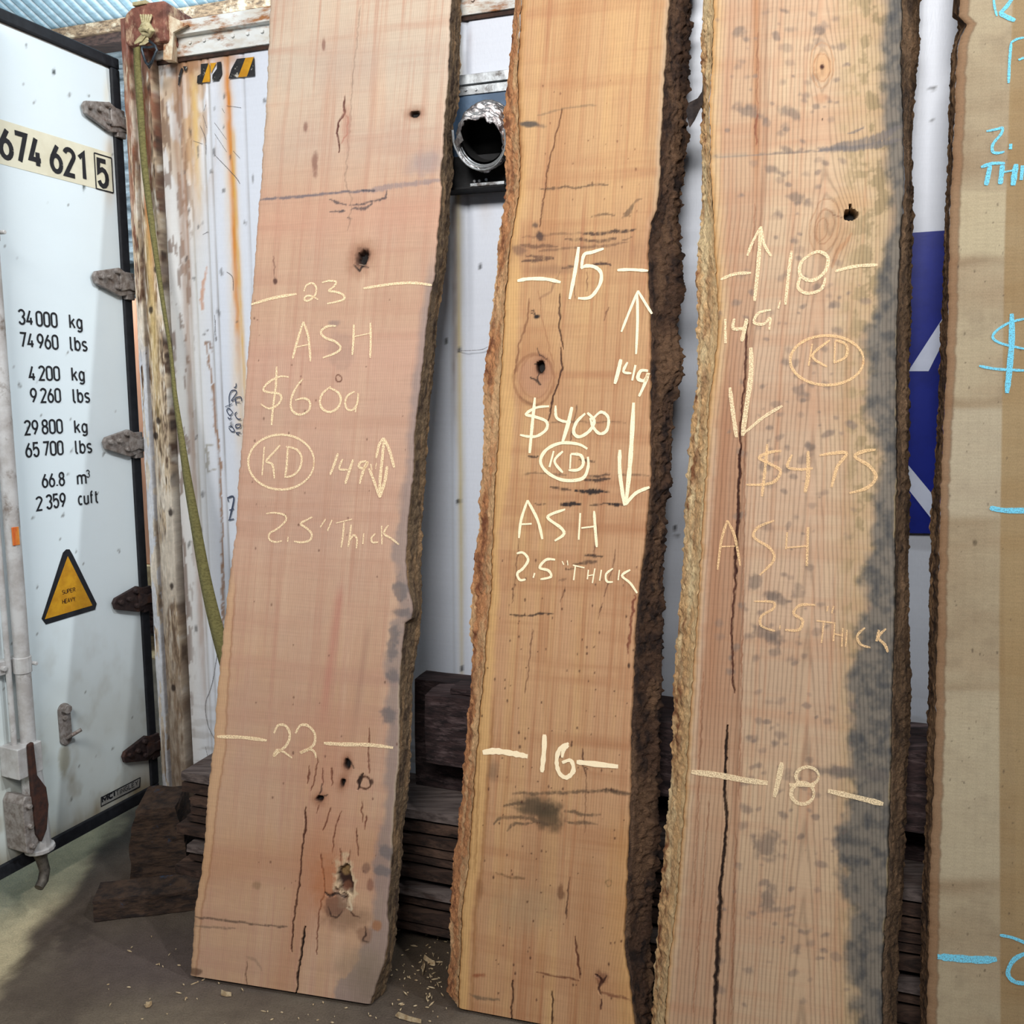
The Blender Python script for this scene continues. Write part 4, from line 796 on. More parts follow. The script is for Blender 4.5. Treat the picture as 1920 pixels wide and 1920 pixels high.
    pt.line([(574, 1514), (569, 1573), (565, 1622), (557, 1679), (550, 1735), (546, 1785)], 2.4, (84, 46, 32), 0.95, 0.2, -0.003); pt.line([(573, 1739), (567, 1762), (562, 1806), (556, 1862)], 3.6, (34, 20, 16), 1.0, 0.1, -0.006)
    pt.line([(363, 1719), (430, 1726), (500, 1736), (540, 1738)], 2.6, (96, 76, 64), 0.8, 0.5); pt.line([(366, 1737), (440, 1741)], 3, (120, 100, 84), 0.6, 0.8); pt.line([(462, 1795), (480, 1800), (490, 1820)], 5, (150, 124, 104), 0.5)
    pt.line([(462, 1800), (462, 1850)], 1.8, (110, 80, 60), 0.8); pt.blob(680, 1810, 44, 30, (150, 132, 112), 0.6, 0, 0.8); pt.blob(690, 1850, 26, 34, (140, 122, 104), 0.6, 0, 0.7); pt.blob(366, 1822, 12, 6, (84, 56, 40), 0.7); pt.blob(480, 1660, 8, 8, (150, 120, 90), 0.6)
    rnd_specks(pt, 70, 470, 780, 560, 1700, (104, 66, 52), (0.8, 1.8), 0.7)
    pt.mix((fbm(pt.a * 40, pt.b * 8, 60) - 0.55) * (1 - sst(0.0, 0.012, pt.el)) * 3, (130, 86, 60))
def ring1(pt): return pt.ax + 0.006 * fbm(pt.ax * 4, pt.b * 1.2, 61) + 0.004 * np.exp(-((pt.px - 679) / 30) ** 2 - ((pt.py - 484) / 50) ** 2) + 0.01 * np.exp(-((pt.px - 640) / 45) ** 2 - ((pt.py - 1660) / 90) ** 2)
A = zc(440, 480, 3.692); B = zc(400, 960, 3.692)
def ell(cx, cy, rx, ry, a0=0, a1=370, n=26): return [(cx + rx * math.cos(R(t)), cy + ry * math.sin(R(t))) for t in np.linspace(a0, a1, n)]
W1 = [
 ('chalk_width_mark', 'chalk width 23 between two dashes', [(A([(115, 335), (270, 290), (430, 262)]), 5), (A([(480, 245), (495, 205), (535, 188), (563, 215), (560, 262), (525, 302), (492, 310), (483, 292), (505, 275), (540, 280), (578, 302)]), 3.6), (A([(605, 185), (650, 172), (700, 178), (690, 208), (652, 242), (700, 248), (752, 270), (755, 300), (700, 318), (640, 330)]), 4), (A([(890, 225), (1000, 207), (1130, 190), (1250, 187), (1365, 202)]), 5)]),
 ('chalk_species_word', 'chalk word ASH', [(A([(400, 715), (430, 600), (475, 455)]), 4.5), (A([(475, 455), (510, 560), (525, 730)]), 4.5), (A([(420, 632), (515, 612)]), 3.6), (A([(702, 484), (640, 488), (597, 525), (625, 565), (695, 592), (733, 632), (705, 668), (610, 705)]), 4.5), (A([(825, 475), (822, 580), (815, 685)]), 4.2), (A([(940, 462), (942, 590), (938, 705)]), 4.2), (A([(820, 560), (940, 535)]), 3.6)]),
 ('chalk_price', 'chalk price $600', [(A([(375, 838), (310, 835), (235, 875), (198, 922), (225, 942), (300, 952), (324, 985), (292, 1035), (235, 1055), (180, 1025)]), 4), (A([(290, 765), (285, 900), (265, 1050), (255, 1172)]), 4.6), (A([(472, 850), (420, 920), (390, 1000), (397, 1068), (450, 1098), (512, 1070), (520, 1012), (480, 985), (420, 998)]), 4.2), (A([(665, 905), (610, 950), (590, 1010), (610, 1060), (660, 1080), (715, 1050), (735, 990), (710, 940), (650, 912)]), 4.4), (A([(830, 938), (780, 970), (765, 1020), (782, 1062), (820, 1064), (848, 1020), (855, 950)]), 4), (A([(852, 990), (835, 1082)]), 3.6)]),
 ('chalk_kiln_dried_mark', 'chalk letters KD in an oval', [(A(ell(322, 1427, 228, 190)), 4.2), (A([(205, 1320), (190, 1520)]), 4), (A([(315, 1310), (270, 1360), (220, 1420), (262, 1445), (275, 1542)]), 4), (A([(368, 1325), (360, 1450), (350, 1528)]), 4), (A([(355, 1320), (430, 1340), (464, 1400), (445, 1480), (392, 1524), (345, 1530)]), 4)]),
 ('chalk_length_mark', 'chalk length 149 inches with a double arrow', [(A([(715, 1365), (690, 1440), (660, 1515)]), 5), (A([(748, 1405), (725, 1472), (785, 1480)]), 4), (A([(820, 1408), (790, 1500), (765, 1578)]), 5), (A([(910, 1420), (870, 1430), (862, 1462), (900, 1468), (920, 1430), (905, 1450), (880, 1520), (865, 1578)]), 5), (A([(942, 1440), (950, 1482)]), 3.4), (A([(982, 1432), (975, 1475)]), 3.4),
   (A([(980, 1400), (1000, 1310), (1030, 1260)]), 5), (A([(1030, 1260), (1070, 1340), (1105, 1465)]), 5.5), (A([(1035, 1270), (1022, 1400), (1008, 1540), (1005, 1672)]), 6), (A([(930, 1470), (962, 1550), (1005, 1672)]), 5), (A([(1055, 1455), (1040, 1560), (1005, 1672)]), 6)]),
 ('chalk_thickness_note', 'chalk note 2.5" Thick', [(B([(365, 12), (420, 5), (490, 20), (502, 58), (445, 115), (390, 148), (388, 190), (430, 208), (475, 200)]), 3.6), (B([(517, 172), (514, 206)]), 3.6), (B([(685, 35), (640, 58), (605, 82), (645, 112), (680, 150), (668, 195), (610, 210), (558, 203)]), 4), (B([(778, 48), (740, 106)]), 4), (B([(822, 55), (790, 132)]), 4.4), (B([(850, 77), (960, 50)]), 3.4), (B([(905, 70), (898, 160), (885, 246)]), 3.6), (B([(955, 88), (945, 170), (934, 242)]), 3.4), (B([(940, 205), (972, 160), (995, 190), (990, 252)]), 3.6), (B([(1042, 148), (1035, 222)]), 3.6), (B([(1122, 150), (1095, 180), (1103, 210), (1142, 208)]), 3.4), (B([(1165, 95), (1168, 226)]), 3.6), (B([(1212, 92), (1182, 148), (1235, 185), (1285, 225)]), 3.8)]),
 ('chalk_width_mark', 'chalk width 22 between two dashes', [(B([(25, 1555), (200, 1560), (370, 1582)]), 6), (B([(420, 1532), (448, 1478), (500, 1480), (530, 1540), (508, 1612), (450, 1662), (418, 1688), (440, 1650), (482, 1658), (545, 1702)]), 5), (B([(570, 1532), (600, 1480), (652, 1478), (700, 1530), (700, 1600), (662, 1640), (600, 1668), (662, 1640), (700, 1662), (712, 1702)]), 5), (B([(765, 1600), (900, 1608), (1080, 1612), (1245, 1632)]), 7)]),
]
FL1 = [(506, 0), (503, 90), (500, 160), (494, 244), (489, 320), (485, 379), (480, 440), (475, 515), (470, 570), (467, 615), (461, 700), (456, 778), (451, 850), (445, 913), (441, 1000), (434, 1050), (427, 1095), (422, 1150), (418, 1190), (412, 1240), (408, 1285), (403, 1340), (400, 1395), (395, 1430), (391, 1462), (386, 1522), (383, 1570), (379, 1617), (374, 1650), (364, 1711), (360, 1780), (356, 1828)]
FR1 = [(845, 0), (843, 60), (841, 122), (838, 170), (834, 217), (830, 292), (826, 310), (825, 330), (828, 350), (826, 379), (820, 433), (815, 515), (810, 534), (801, 594), (795, 656), (789, 710), (783, 764), (777, 805), (776, 859), (772, 913), (764, 989), (761, 1055), (764, 1095), (773, 1130), (774, 1145), (771, 1160), (759, 1168), (756, 1190), (752, 1244), (749, 1285), (749, 1366), (748, 1420), (743, 1469), (737, 1535), (735, 1603), (733, 1630), (727, 1692), (726, 1714), (729, 1730), (727, 1766), (722, 1798), (711, 1833), (697, 1874), (693, 1882)]
SR1 = [(862, 0), (861, 108), (858, 203), (849, 232), (848, 300), (850, 325), (843, 366), (842, 406), (835, 501), (827, 529), (819, 602), (814, 670), (808, 724), (804, 778), (800, 818), (796, 886), (792, 940), (788, 980), (787, 1055), (790, 1117), (789, 1155), (782, 1204), (775, 1258), (772, 1285), (770, 1366), (766, 1469), (761, 1508), (754, 1562), (752, 1611), (746, 1671), (741, 1725), (737, 1779), (730, 1820), (719, 1860), (703, 1888)]
SL1 = [(x + 8, y) for x, y in FL1]
BK1 = ((112, 92, 70), (70, 54, 42), (140, 112, 82))
build_slab('ash_slab', 'wide pinkish ash slab priced $600 in chalk, leftmost of the leaning slabs', ((356, 1829), (693, 1883)), 0.0635, FL1, FR1, SL1, SR1, (208, 171, 144), paint1, ring1, M_w1,
           [(1, M_bark, BK1, 0.004, 100, ('bark_edge',))], W1, M_chalk, tone=(0.76, 0.74, 0.73))
# ---- slab 2
def paint2(pt):
    py, px = pt.py, pt.px; pt.mix(sst(560, 900, py) * 0.6, (214, 168, 130)); pt.mix(sst(1400, 1600, py) * 0.4, (200, 158, 116))
    common(pt, 41, (224, 184, 128), (200, 154, 112), (186, 132, 92))
    e = pt.el * FPX / 2.3; nn = fbm(pt.a * 14, pt.b * 6, 43)
    sap = np.interp(py, [0, 420, 520, 700, 900, 1000, 1400, 1900], [8, 10, 26, 30, 24, 10, 22, 18]); pt.mix((1 - sst(-6, 8, e - sap * (0.7 + 0.6 * nn))) * 0.75, (232, 190, 126))
    pt.mix((1 - sst(0, 14, e)) * (1 - sst(260, 420, py)) * 0.6, (164, 110, 70)); pt.mix(np.exp(-((e - 26) / 4) ** 2) * sst(1250, 1400, py) * 0.5, (164, 116, 64))
    er = pt.er * FPX / 2.3; pt.mix((1 - sst(0, 12, er)) * (1 - sst(300, 520, py)) * 0.6, (214, 194, 164)); pt.mix((1 - sst(0, 60, er)) * sst(1480, 1600, py) * 0.45, (214, 166, 100))
    pt.mix(np.exp(-((px - 1045 + (py - 300) * 0.12) / 22) ** 2) * (1 - sst(420, 560, py)) * 0.4, (184, 126, 80)); pt.mix(np.exp(-((px - 1100) / 26) ** 2) * sst(1540, 1640, py) * 0.3, (176, 128, 84))
    pt.blob(992, 233, 24, 5, (58, 62, 66), 0.85, 4, 0.5, 0.8); pt.line([(1010, 215), (1060, 203), (1120, 196)], 2.5, (140, 118, 90), 0.6)
    pt.line([(1054, 205), (1040, 260), (1026, 320), (1012, 425)], 2, (104, 66, 46), 0.8, 0.2, -0.002)
    for p, w_l, a in (([(1092, 440), (1130, 436), (1190, 431)], 5, .9), ([(1060, 449), (1120, 452), (1155, 448)], 4, .8), ([(976, 460), (1045, 462)], 5, .7), ([(985, 478), (1035, 482)], 3.5, .8), ([(978, 489), (1035, 484)], 5, .85), ([(1055, 502), (1080, 499)], 5, .9), ([(1110, 497), (1145, 496)], 6, 1), ([(1010, 353), (1100, 350), (1140, 346)], 3, .7),
                      ([(1110, 405), (1150, 402)], 4, .6), ([(1166, 408), (1200, 375)], 5, .6), ([(980, 445), (1100, 437)], 3, .4), ([(1010, 470), (1180, 455)], 3, .6), ([(1168, 450), (1185, 446)], 5, .7), ([(992, 855), (1010, 855)], 4, .9), ([(1085, 862), (1115, 866)], 5, .8), ([(1100, 892), (1145, 890)], 4, .8), ([(1097, 900), (1145, 898)], 5, .9), ([(1030, 916), (1070, 919)], 4, .8),
                      ([(1078, 919), (1100, 920), (1140, 921)], 8, 1), ([(1003, 946), (1022, 946)], 3, .8), ([(1052, 945), (1089, 945)], 7, 1), ([(1106, 946), (1135, 946)], 3, .8), ([(1138, 946), (1172, 947)], 5, 1), ([(1096, 1040), (1127, 1042)], 6, .9), ([(1076, 1057), (1119, 1053)], 7, .7), ([(1062, 1069), (1075, 1067)], 4, .8), ([(956, 1153), (1000, 1152), (1040, 1149)], 2.4, .9), ([(1046, 1090), (1062, 1086)], 5, .4), ([(1028, 792), (1070, 790), (1170, 792)], 2, .5), ([(980, 887), (1060, 890)], 2, .5), ([(1160, 890), (1215, 893)], 3, .5)):
        pt.line(p, w_l, (52, 40, 36), a, 0.9)
    pt.blob(1012, 443, 8, 9, (50, 42, 44), 0.9, 0, 0.4, 0.8); pt.blob(1003, 423, 6, 5, (90, 72, 64), 0.8, 0, .5, .8); pt.blob(975, 468, 12, 8, (110, 86, 74), 0.7, 0, .6, .9); pt.blob(1035, 505, 40, 8, (150, 112, 84), 0.5, 0, .7)
    pt.mix(np.exp(-((py - 470) / 30) ** 2) * 0.35 * (0.4 + pt.n2), (160, 112, 84))
    # the big oval knot
    pt.blob(1003, 690, 42, 70, (190, 138, 96), 0.6, 4, 0.5, 0.2); pt.blob(1004, 706, 30, 40, (196, 150, 118), 0.7, 4, 0.4, 0.2)
    pt.ringe(1001, 712, 37, 48, 5, (150, 100, 66), 0.5, 3); pt.ringe(1004, 706, 29, 40, 2, (164, 114, 80), 0.4, 3); pt.line([(966, 700), (972, 650), (988, 600), (994, 560)], 3, (140, 94, 62), 0.8); pt.line([(1040, 690), (1026, 640), (1014, 590), (1010, 545)], 2, (160, 108, 72), 0.5); pt.line([(975, 745), (990, 756), (1010, 760)], 4, (140, 98, 68), 0.6)
    knot(pt, 1013, 688, 7, 11, 0, -0.02, (150, 100, 72), 0.4); pt.line([(1008, 654), (1012, 665), (1025, 675)], 2, (60, 36, 28), 0.9); pt.line([(1010, 700), (1007, 712), (1014, 722)], 2.4, (30, 20, 18), 1); pt.line([(993, 708), (1003, 711), (1010, 720), (1015, 722)], 3, (36, 22, 20), 0.95); pt.line([(1003, 682), (1020, 678)], 2, (30, 20, 18), 0.9)
    pt.line([(995, 585), (1002, 582), (1003, 590), (996, 588)], 2, (60, 40, 30), 0.9); pt.blob(1006, 594, 6, 4, (30, 20, 18), 1.0, -20); pt.line([(1010, 560), (1034, 545), (1050, 510)], 4, (150, 110, 84), 0.5)
    pt.line([(1050, 553), (1049, 615), (1057, 655)], 2.2, (70, 44, 32), 0.9, 0.2, -0.002); pt.line([(1051, 653), (1055, 691), (1043, 724), (1027, 791)], 2.4, (70, 40, 30), 0.95, 0.2, -0.002); pt.line([(1082, 760), (1075, 800), (1068, 832)], 1.6, (90, 60, 44), 0.7)
    for p in ([(975, 1010), (966, 1080), (960, 1130)], [(1154, 1030), (1150, 1060), (1132, 1120)], [(1120, 985), (1114, 1040)], [(1100, 510), (1102, 545)], [(1075, 530), (1078, 560)], [(1131, 600), (1142, 575)], [(1058, 1100), (1050, 1130)], [(1000, 1180), (985, 1300)], [(1130, 1130), (1122, 1160)]): pt.line(p, 1.6, (110, 70, 50), 0.7, 0.3)
    pt.line([(1190, 1117), (1185, 1150), (1181, 1190), (1177, 1225)], 4, (120, 50, 32), 0.85, 0.5); pt.blob(1179, 1248, 3, 6, (60, 36, 30), 0.9)
    pt.line([(1093, 1404), (1092, 1434), (1100, 1456)], 2.6, (80, 48, 36), 0.9); pt.line([(1096, 1438), (1104, 1444)], 2, (60, 36, 30), .9); pt.line([(1100, 1440), (1096, 1560)], 2, (120, 84, 60), .6)
    # grey-black smear
    pt.blob(1008, 1512, 42, 17, (88, 76, 58), 0.88, 4, 0.5, 0.5); pt.blob(1030, 1532, 26, 24, (84, 72, 54), 0.85, 10, 0.5, 0.5)
    for p in ([(925, 1545), (945, 1532), (985, 1532), (1030, 1548)], [(950, 1556), (965, 1545), (1000, 1542)], [(1060, 1522), (1090, 1526), (1128, 1528)], [(945, 1510), (990, 1505)], [(960, 1490), (1040, 1486), (1130, 1482), (1180, 1492)], [(1060, 1540), (1120, 1545)]): pt.line(p, 5, (96, 80, 62), 0.75, 0.8)
    pt.line([(1130, 1480), (1180, 1490)], 5, (84, 64, 50), .7, .7); pt.blob(925, 1445, 10, 18, (140, 116, 90), .6, 0, .6); pt.blob(990, 1700, 60, 40, (184, 160, 124), .5, 0, .8); pt.blob(1010, 1620, 34, 60, (176, 136, 98), .35, 0, .8)
    pt.line([(931, 1637), (960, 1644), (985, 1648)], 3, (120, 92, 62), .7, .8); pt.line([(1007, 1822), (1060, 1834), (1085, 1838)], 2.6, (110, 60, 40), .8, .5); pt.line([(1131, 1862), (1160, 1870), (1184, 1874)], 5, (120, 66, 46), .7, .7)
    pt.line([(1069, 1644), (1064, 1690), (1062, 1722)], 2, (90, 60, 44), .85); pt.line([(1077, 1757), (1084, 1795), (1087, 1833)], 3, (100, 52, 36), .9, .2, -0.002); pt.line([(962, 1839), (960, 1880), (956, 1925)], 2.6, (70, 46, 34), .9, .2, -0.003); pt.line([(1035, 1860), (1035, 1925)], 2.6, (70, 46, 34), .9, .2, -0.003)
    pt.blob(1126, 1832, 11, 14, (110, 54, 40), .6, 0, .5, .8); pt.line([(1118, 1828), (1128, 1840), (1124, 1856), (1129, 1866)], 6, (60, 24, 22), .95, .5, -0.004); pt.line([(1136, 1830), (1130, 1845)], 3, (60, 26, 22), .9); pt.line([(1128, 1875), (1126, 1892)], 5, (70, 30, 26), .9)
    pt.ringe(1142, 1655, 6, 6, 1.8, (130, 110, 70), .7); pt.blob(898, 1828, 12, 4, (150, 76, 44), .7, 0, .5, .9); pt.line([(880, 1865), (905, 1872), (935, 1876)], 4, (110, 98, 78), .7, .8); pt.blob(900, 1668, 6, 20, (150, 104, 66), .5, 0, .6, .9); pt.blob(1052, 1672, 5, 14, (120, 80, 54), .7, 0, .5, .9); pt.line([(900, 1400), (890, 1640)], 3, (150, 106, 58), .4)
    rnd_specks(pt, 170, 900, 1200, 1050, 1880, (84, 50, 38), (0.9, 2.0), .8); rnd_specks(pt, 30, 1000, 1200, 150, 420, (120, 74, 50), (0.8, 1.8), .7)
def ring2(pt):
    g = np.exp(-((pt.px - 1003) / 60) ** 2 - ((pt.py - 690) / 110) ** 2); g2 = np.exp(-((pt.px - 1150) / 40) ** 2 - ((pt.py - 1830) / 80) ** 2)
    return pt.ax + 0.012 * fbm(pt.ax * 5, pt.b * 1.4, 62) + 0.02 * g * np.sign(pt.px - 1003) * np.minimum(1, np.abs(pt.px - 1003) / 40) + 0.012 * g2
C = zc(840, 480, 3.692); E = zc(840, 960, 3.692)
W2 = [
 ('chalk_width_mark', 'chalk width 15 between two dashes', [([(1085, 463), (1078, 510), (1068, 561)], 7), ([(1132, 466), (1110, 473), (1095, 478), (1090, 503)], 6), (C([(920, 85), (960, 68), (1020, 78), (1060, 120), (1050, 200), (985, 285), (900, 292)]), 6.5), (C([(480, 172), (560, 158), (680, 160), (780, 182)]), 6.5), (C([(1172, 98), (1260, 94), (1385, 102)]), 5.5)]),
 ('chalk_length_mark', 'chalk length 149 with arrows up and down', [(C([(1315, 240), (1255, 385), (1200, 525)]), 5), (C([(1315, 240), (1365, 325), (1412, 400)]), 5), (C([(1310, 250), (1312, 450), (1302, 680)]), 5), (C([(1197, 715), (1178, 800), (1155, 885)]), 7), (C([(1243, 735), (1215, 800), (1270, 812)]), 5), (C([(1298, 755), (1275, 862)]), 6), (C([(1385, 795), (1335, 795), (1315, 848), (1362, 862), (1388, 810), (1360, 890), (1322, 972)]), 6.5),
   (C([(1285, 1015), (1270, 1300), (1255, 1500), (1232, 1715)]), 8), (C([(1190, 1342), (1190, 1500), (1222, 1728)]), 7), (C([(1395, 1600), (1300, 1642), (1228, 1722)]), 6.5)]),
 ('chalk_price', 'chalk price $400', [(C([(700, 1040), (610, 1050), (540, 1095), (600, 1112), (680, 1145), (680, 1200), (620, 1245), (560, 1250), (498, 1238)]), 5.4), (C([(602, 980), (582, 1180), (565, 1365)]), 6), (C([(745, 1035), (748, 1110), (785, 1140), (850, 1152)]), 5), (C([(858, 1045), (832, 1160), (792, 1290)]), 7), (C([(950, 1090), (890, 1150), (870, 1220), (910, 1252), (980, 1210), (1012, 1140), (965, 1085)]), 6), (C([(1005, 1125), (1060, 1080), (1110, 1120), (1100, 1205), (1050, 1230), (1002, 1180), (985, 1120)]), 5.6)]),
 ('chalk_kiln_dried_mark', 'chalk letters KD in an oval', [(C([(965, 1335), (900, 1302), (780, 1295), (680, 1342), (640, 1422), (690, 1500), (800, 1552), (930, 1540), (970, 1460), (968, 1390)]), 6), (C([(732, 1350), (702, 1462)]), 6), (C([(795, 1352), (737, 1420), (795, 1500)]), 5), (C([(850, 1372), (845, 1472)]), 5), (C([(850, 1370), (920, 1380), (936, 1440), (900, 1480), (835, 1482)]), 5.6)]),
 ('chalk_species_word', 'chalk word ASH', [([(989, 938), (977, 975), (973, 1009)], 5), ([(989, 938), (1008, 975), (1017, 1011)], 5.5), ([(977, 983), (997, 982)], 4.6), ([(1060, 955), (1034, 964), (1028, 972), (1052, 990), (1057, 1002), (1040, 1014)], 5.6), ([(1088, 962), (1085, 1012)], 5.6), ([(1114, 958), (1116, 990), (1119, 1026)], 5.6), ([(1090, 990), (1115, 987)], 4.6)]),
 ('chalk_thickness_note', 'chalk note 2.5" THICK', [(E([(475, 287), (520, 282), (555, 330), (520, 390), (480, 425), (498, 470), (538, 466)]), 5), (E([(600, 422), (590, 456)]), 4.6), (E([(742, 330), (680, 330), (635, 385), (695, 405), (712, 448), (640, 466)]), 5), (E([(790, 340), (802, 366)]), 3), (E([(826, 335), (830, 370)]), 3), (E([(865, 368), (945, 386)]), 4), (E([(882, 372), (870, 472)]), 4), (E([(972, 400), (965, 466)]), 3.6), (E([(1017, 390), (1000, 492)]), 4.2), (E([(965, 442), (1010, 434)]), 3.4), (E([(1062, 400), (1050, 476)]), 4), (E([(1142, 390), (1095, 430), (1100, 480), (1142, 484)]), 4), (E([(1187, 400), (1178, 472)]), 4), (E([(1262, 400), (1205, 440), (1262, 492), (1310, 562)]), 4.6)]),
]
W2b = [('chalk_width_mark', 'bold chalk width 16 between two dashes', [(E([(240, 1665), (330, 1655), (450, 1672), (552, 1692)]), 11), (E([(668, 1540), (665, 1650), (650, 1802)]), 9), (E([(835, 1600), (775, 1640), (752, 1720), (770, 1805), (820, 1838), (868, 1790), (850, 1720), (790, 1735)]), 8), (E([(835, 1615), (800, 1650), (790, 1700)]), 6), (E([(890, 1730), (1050, 1748), (1178, 1762)]), 10)])]
FL2 = [(978, 0), (976, 54), (970, 135), (971, 190), (974, 271), (975, 352), (966, 406), (956, 460), (952, 515), (947, 561), (944, 615), (942, 670), (937, 724), (937, 778), (934, 832), (930, 890), (927, 940), (925, 987), (923, 1041), (922, 1095), (917, 1150), (912, 1200), (910, 1240), (904, 1299), (899, 1350), (896, 1393), (890, 1450), (888, 1495), (883, 1562), (878, 1630), (867, 1698), (865, 1779), (861, 1833), (860, 1890)]
SL2 = [(969, 0), (965, 27), (959, 89), (954, 135), (948, 217), (947, 257), (951, 298), (951, 352), (944, 406), (935, 460), (933, 507), (929, 548), (921, 615), (918, 648), (913, 683), (909, 724), (909, 778), (908, 832), (905, 886), (902, 940), (901, 990), (891, 1041), (889, 1095), (883, 1163), (882, 1190), (889, 1217), (886, 1258), (881, 1326), (877, 1366), (872, 1430), (870, 1495), (862, 1522), (859, 1576), (852, 1595), (851, 1657), (846, 1711), (846, 1779), (842, 1833), (840, 1882)]
FR2 = [(1254, 0), (1250, 54), (1246, 135), (1242, 217), (1237, 271), (1238, 325), (1230, 393), (1219, 420), (1215, 460), (1215, 515), (1219, 588), (1220, 670), (1219, 778), (1220, 859), (1219, 913), (1214, 967), (1210, 1014), (1201, 1082), (1195, 1136), (1189, 1204), (1188, 1285), (1183, 1366), (1183, 1440), (1181, 1508), (1177, 1603), (1175, 1671), (1171, 1738), (1172, 1793), (1181, 1833), (1184, 1874), (1190, 1912), (1192, 1950)]
SR2 = [(1291, 0), (1290, 81), (1287, 162), (1284, 217), (1288, 257), (1279, 311), (1275, 352), (1271, 406), (1273, 460), (1278, 500), (1281, 525), (1276, 561), (1267, 602), (1270, 640), (1276, 670), (1275, 705), (1263, 737), (1258, 805), (1254, 859), (1254, 913), (1246, 954), (1246, 987), (1242, 1041), (1240, 1095), (1241, 1177), (1240, 1258), (1240, 1312), (1233, 1366), (1233, 1441), (1230, 1522), (1233, 1562), (1225, 1644), (1217, 1725), (1217, 1806), (1220, 1890), (1222, 1960)]
s2, PL2 = build_slab('ash_slab', 'narrow golden ash slab priced $400, thick dark bark down its right side', ((842, 1887), (1190, 1953)), 0.0635, FL2, FR2, SL2, SR2, (212, 172, 124), paint2, ring2, M_w2,
           [(-1, M_wane, ((216, 152, 104), (136, 82, 56), (240, 192, 142), (244, 198, 146)), 0.006, 200, ('live_edge', 'rough orange-brown left edge with bark flakes')), (1, M_bark, ((78, 56, 42), (40, 28, 24), (104, 78, 58)), 0.010, 210, ('bark_edge', 'thick dark brown bark'))], W2, M_chalk2, tone=(0.74, 0.69, 0.68))
ribbons(W2b[0][0], PL2, W2b[0][2], chalkmat('heavy_chalk', (255, 234, 196), 0.33, 0.06), s2, 0.0011, True, W2b[0][1], jit=0.4)
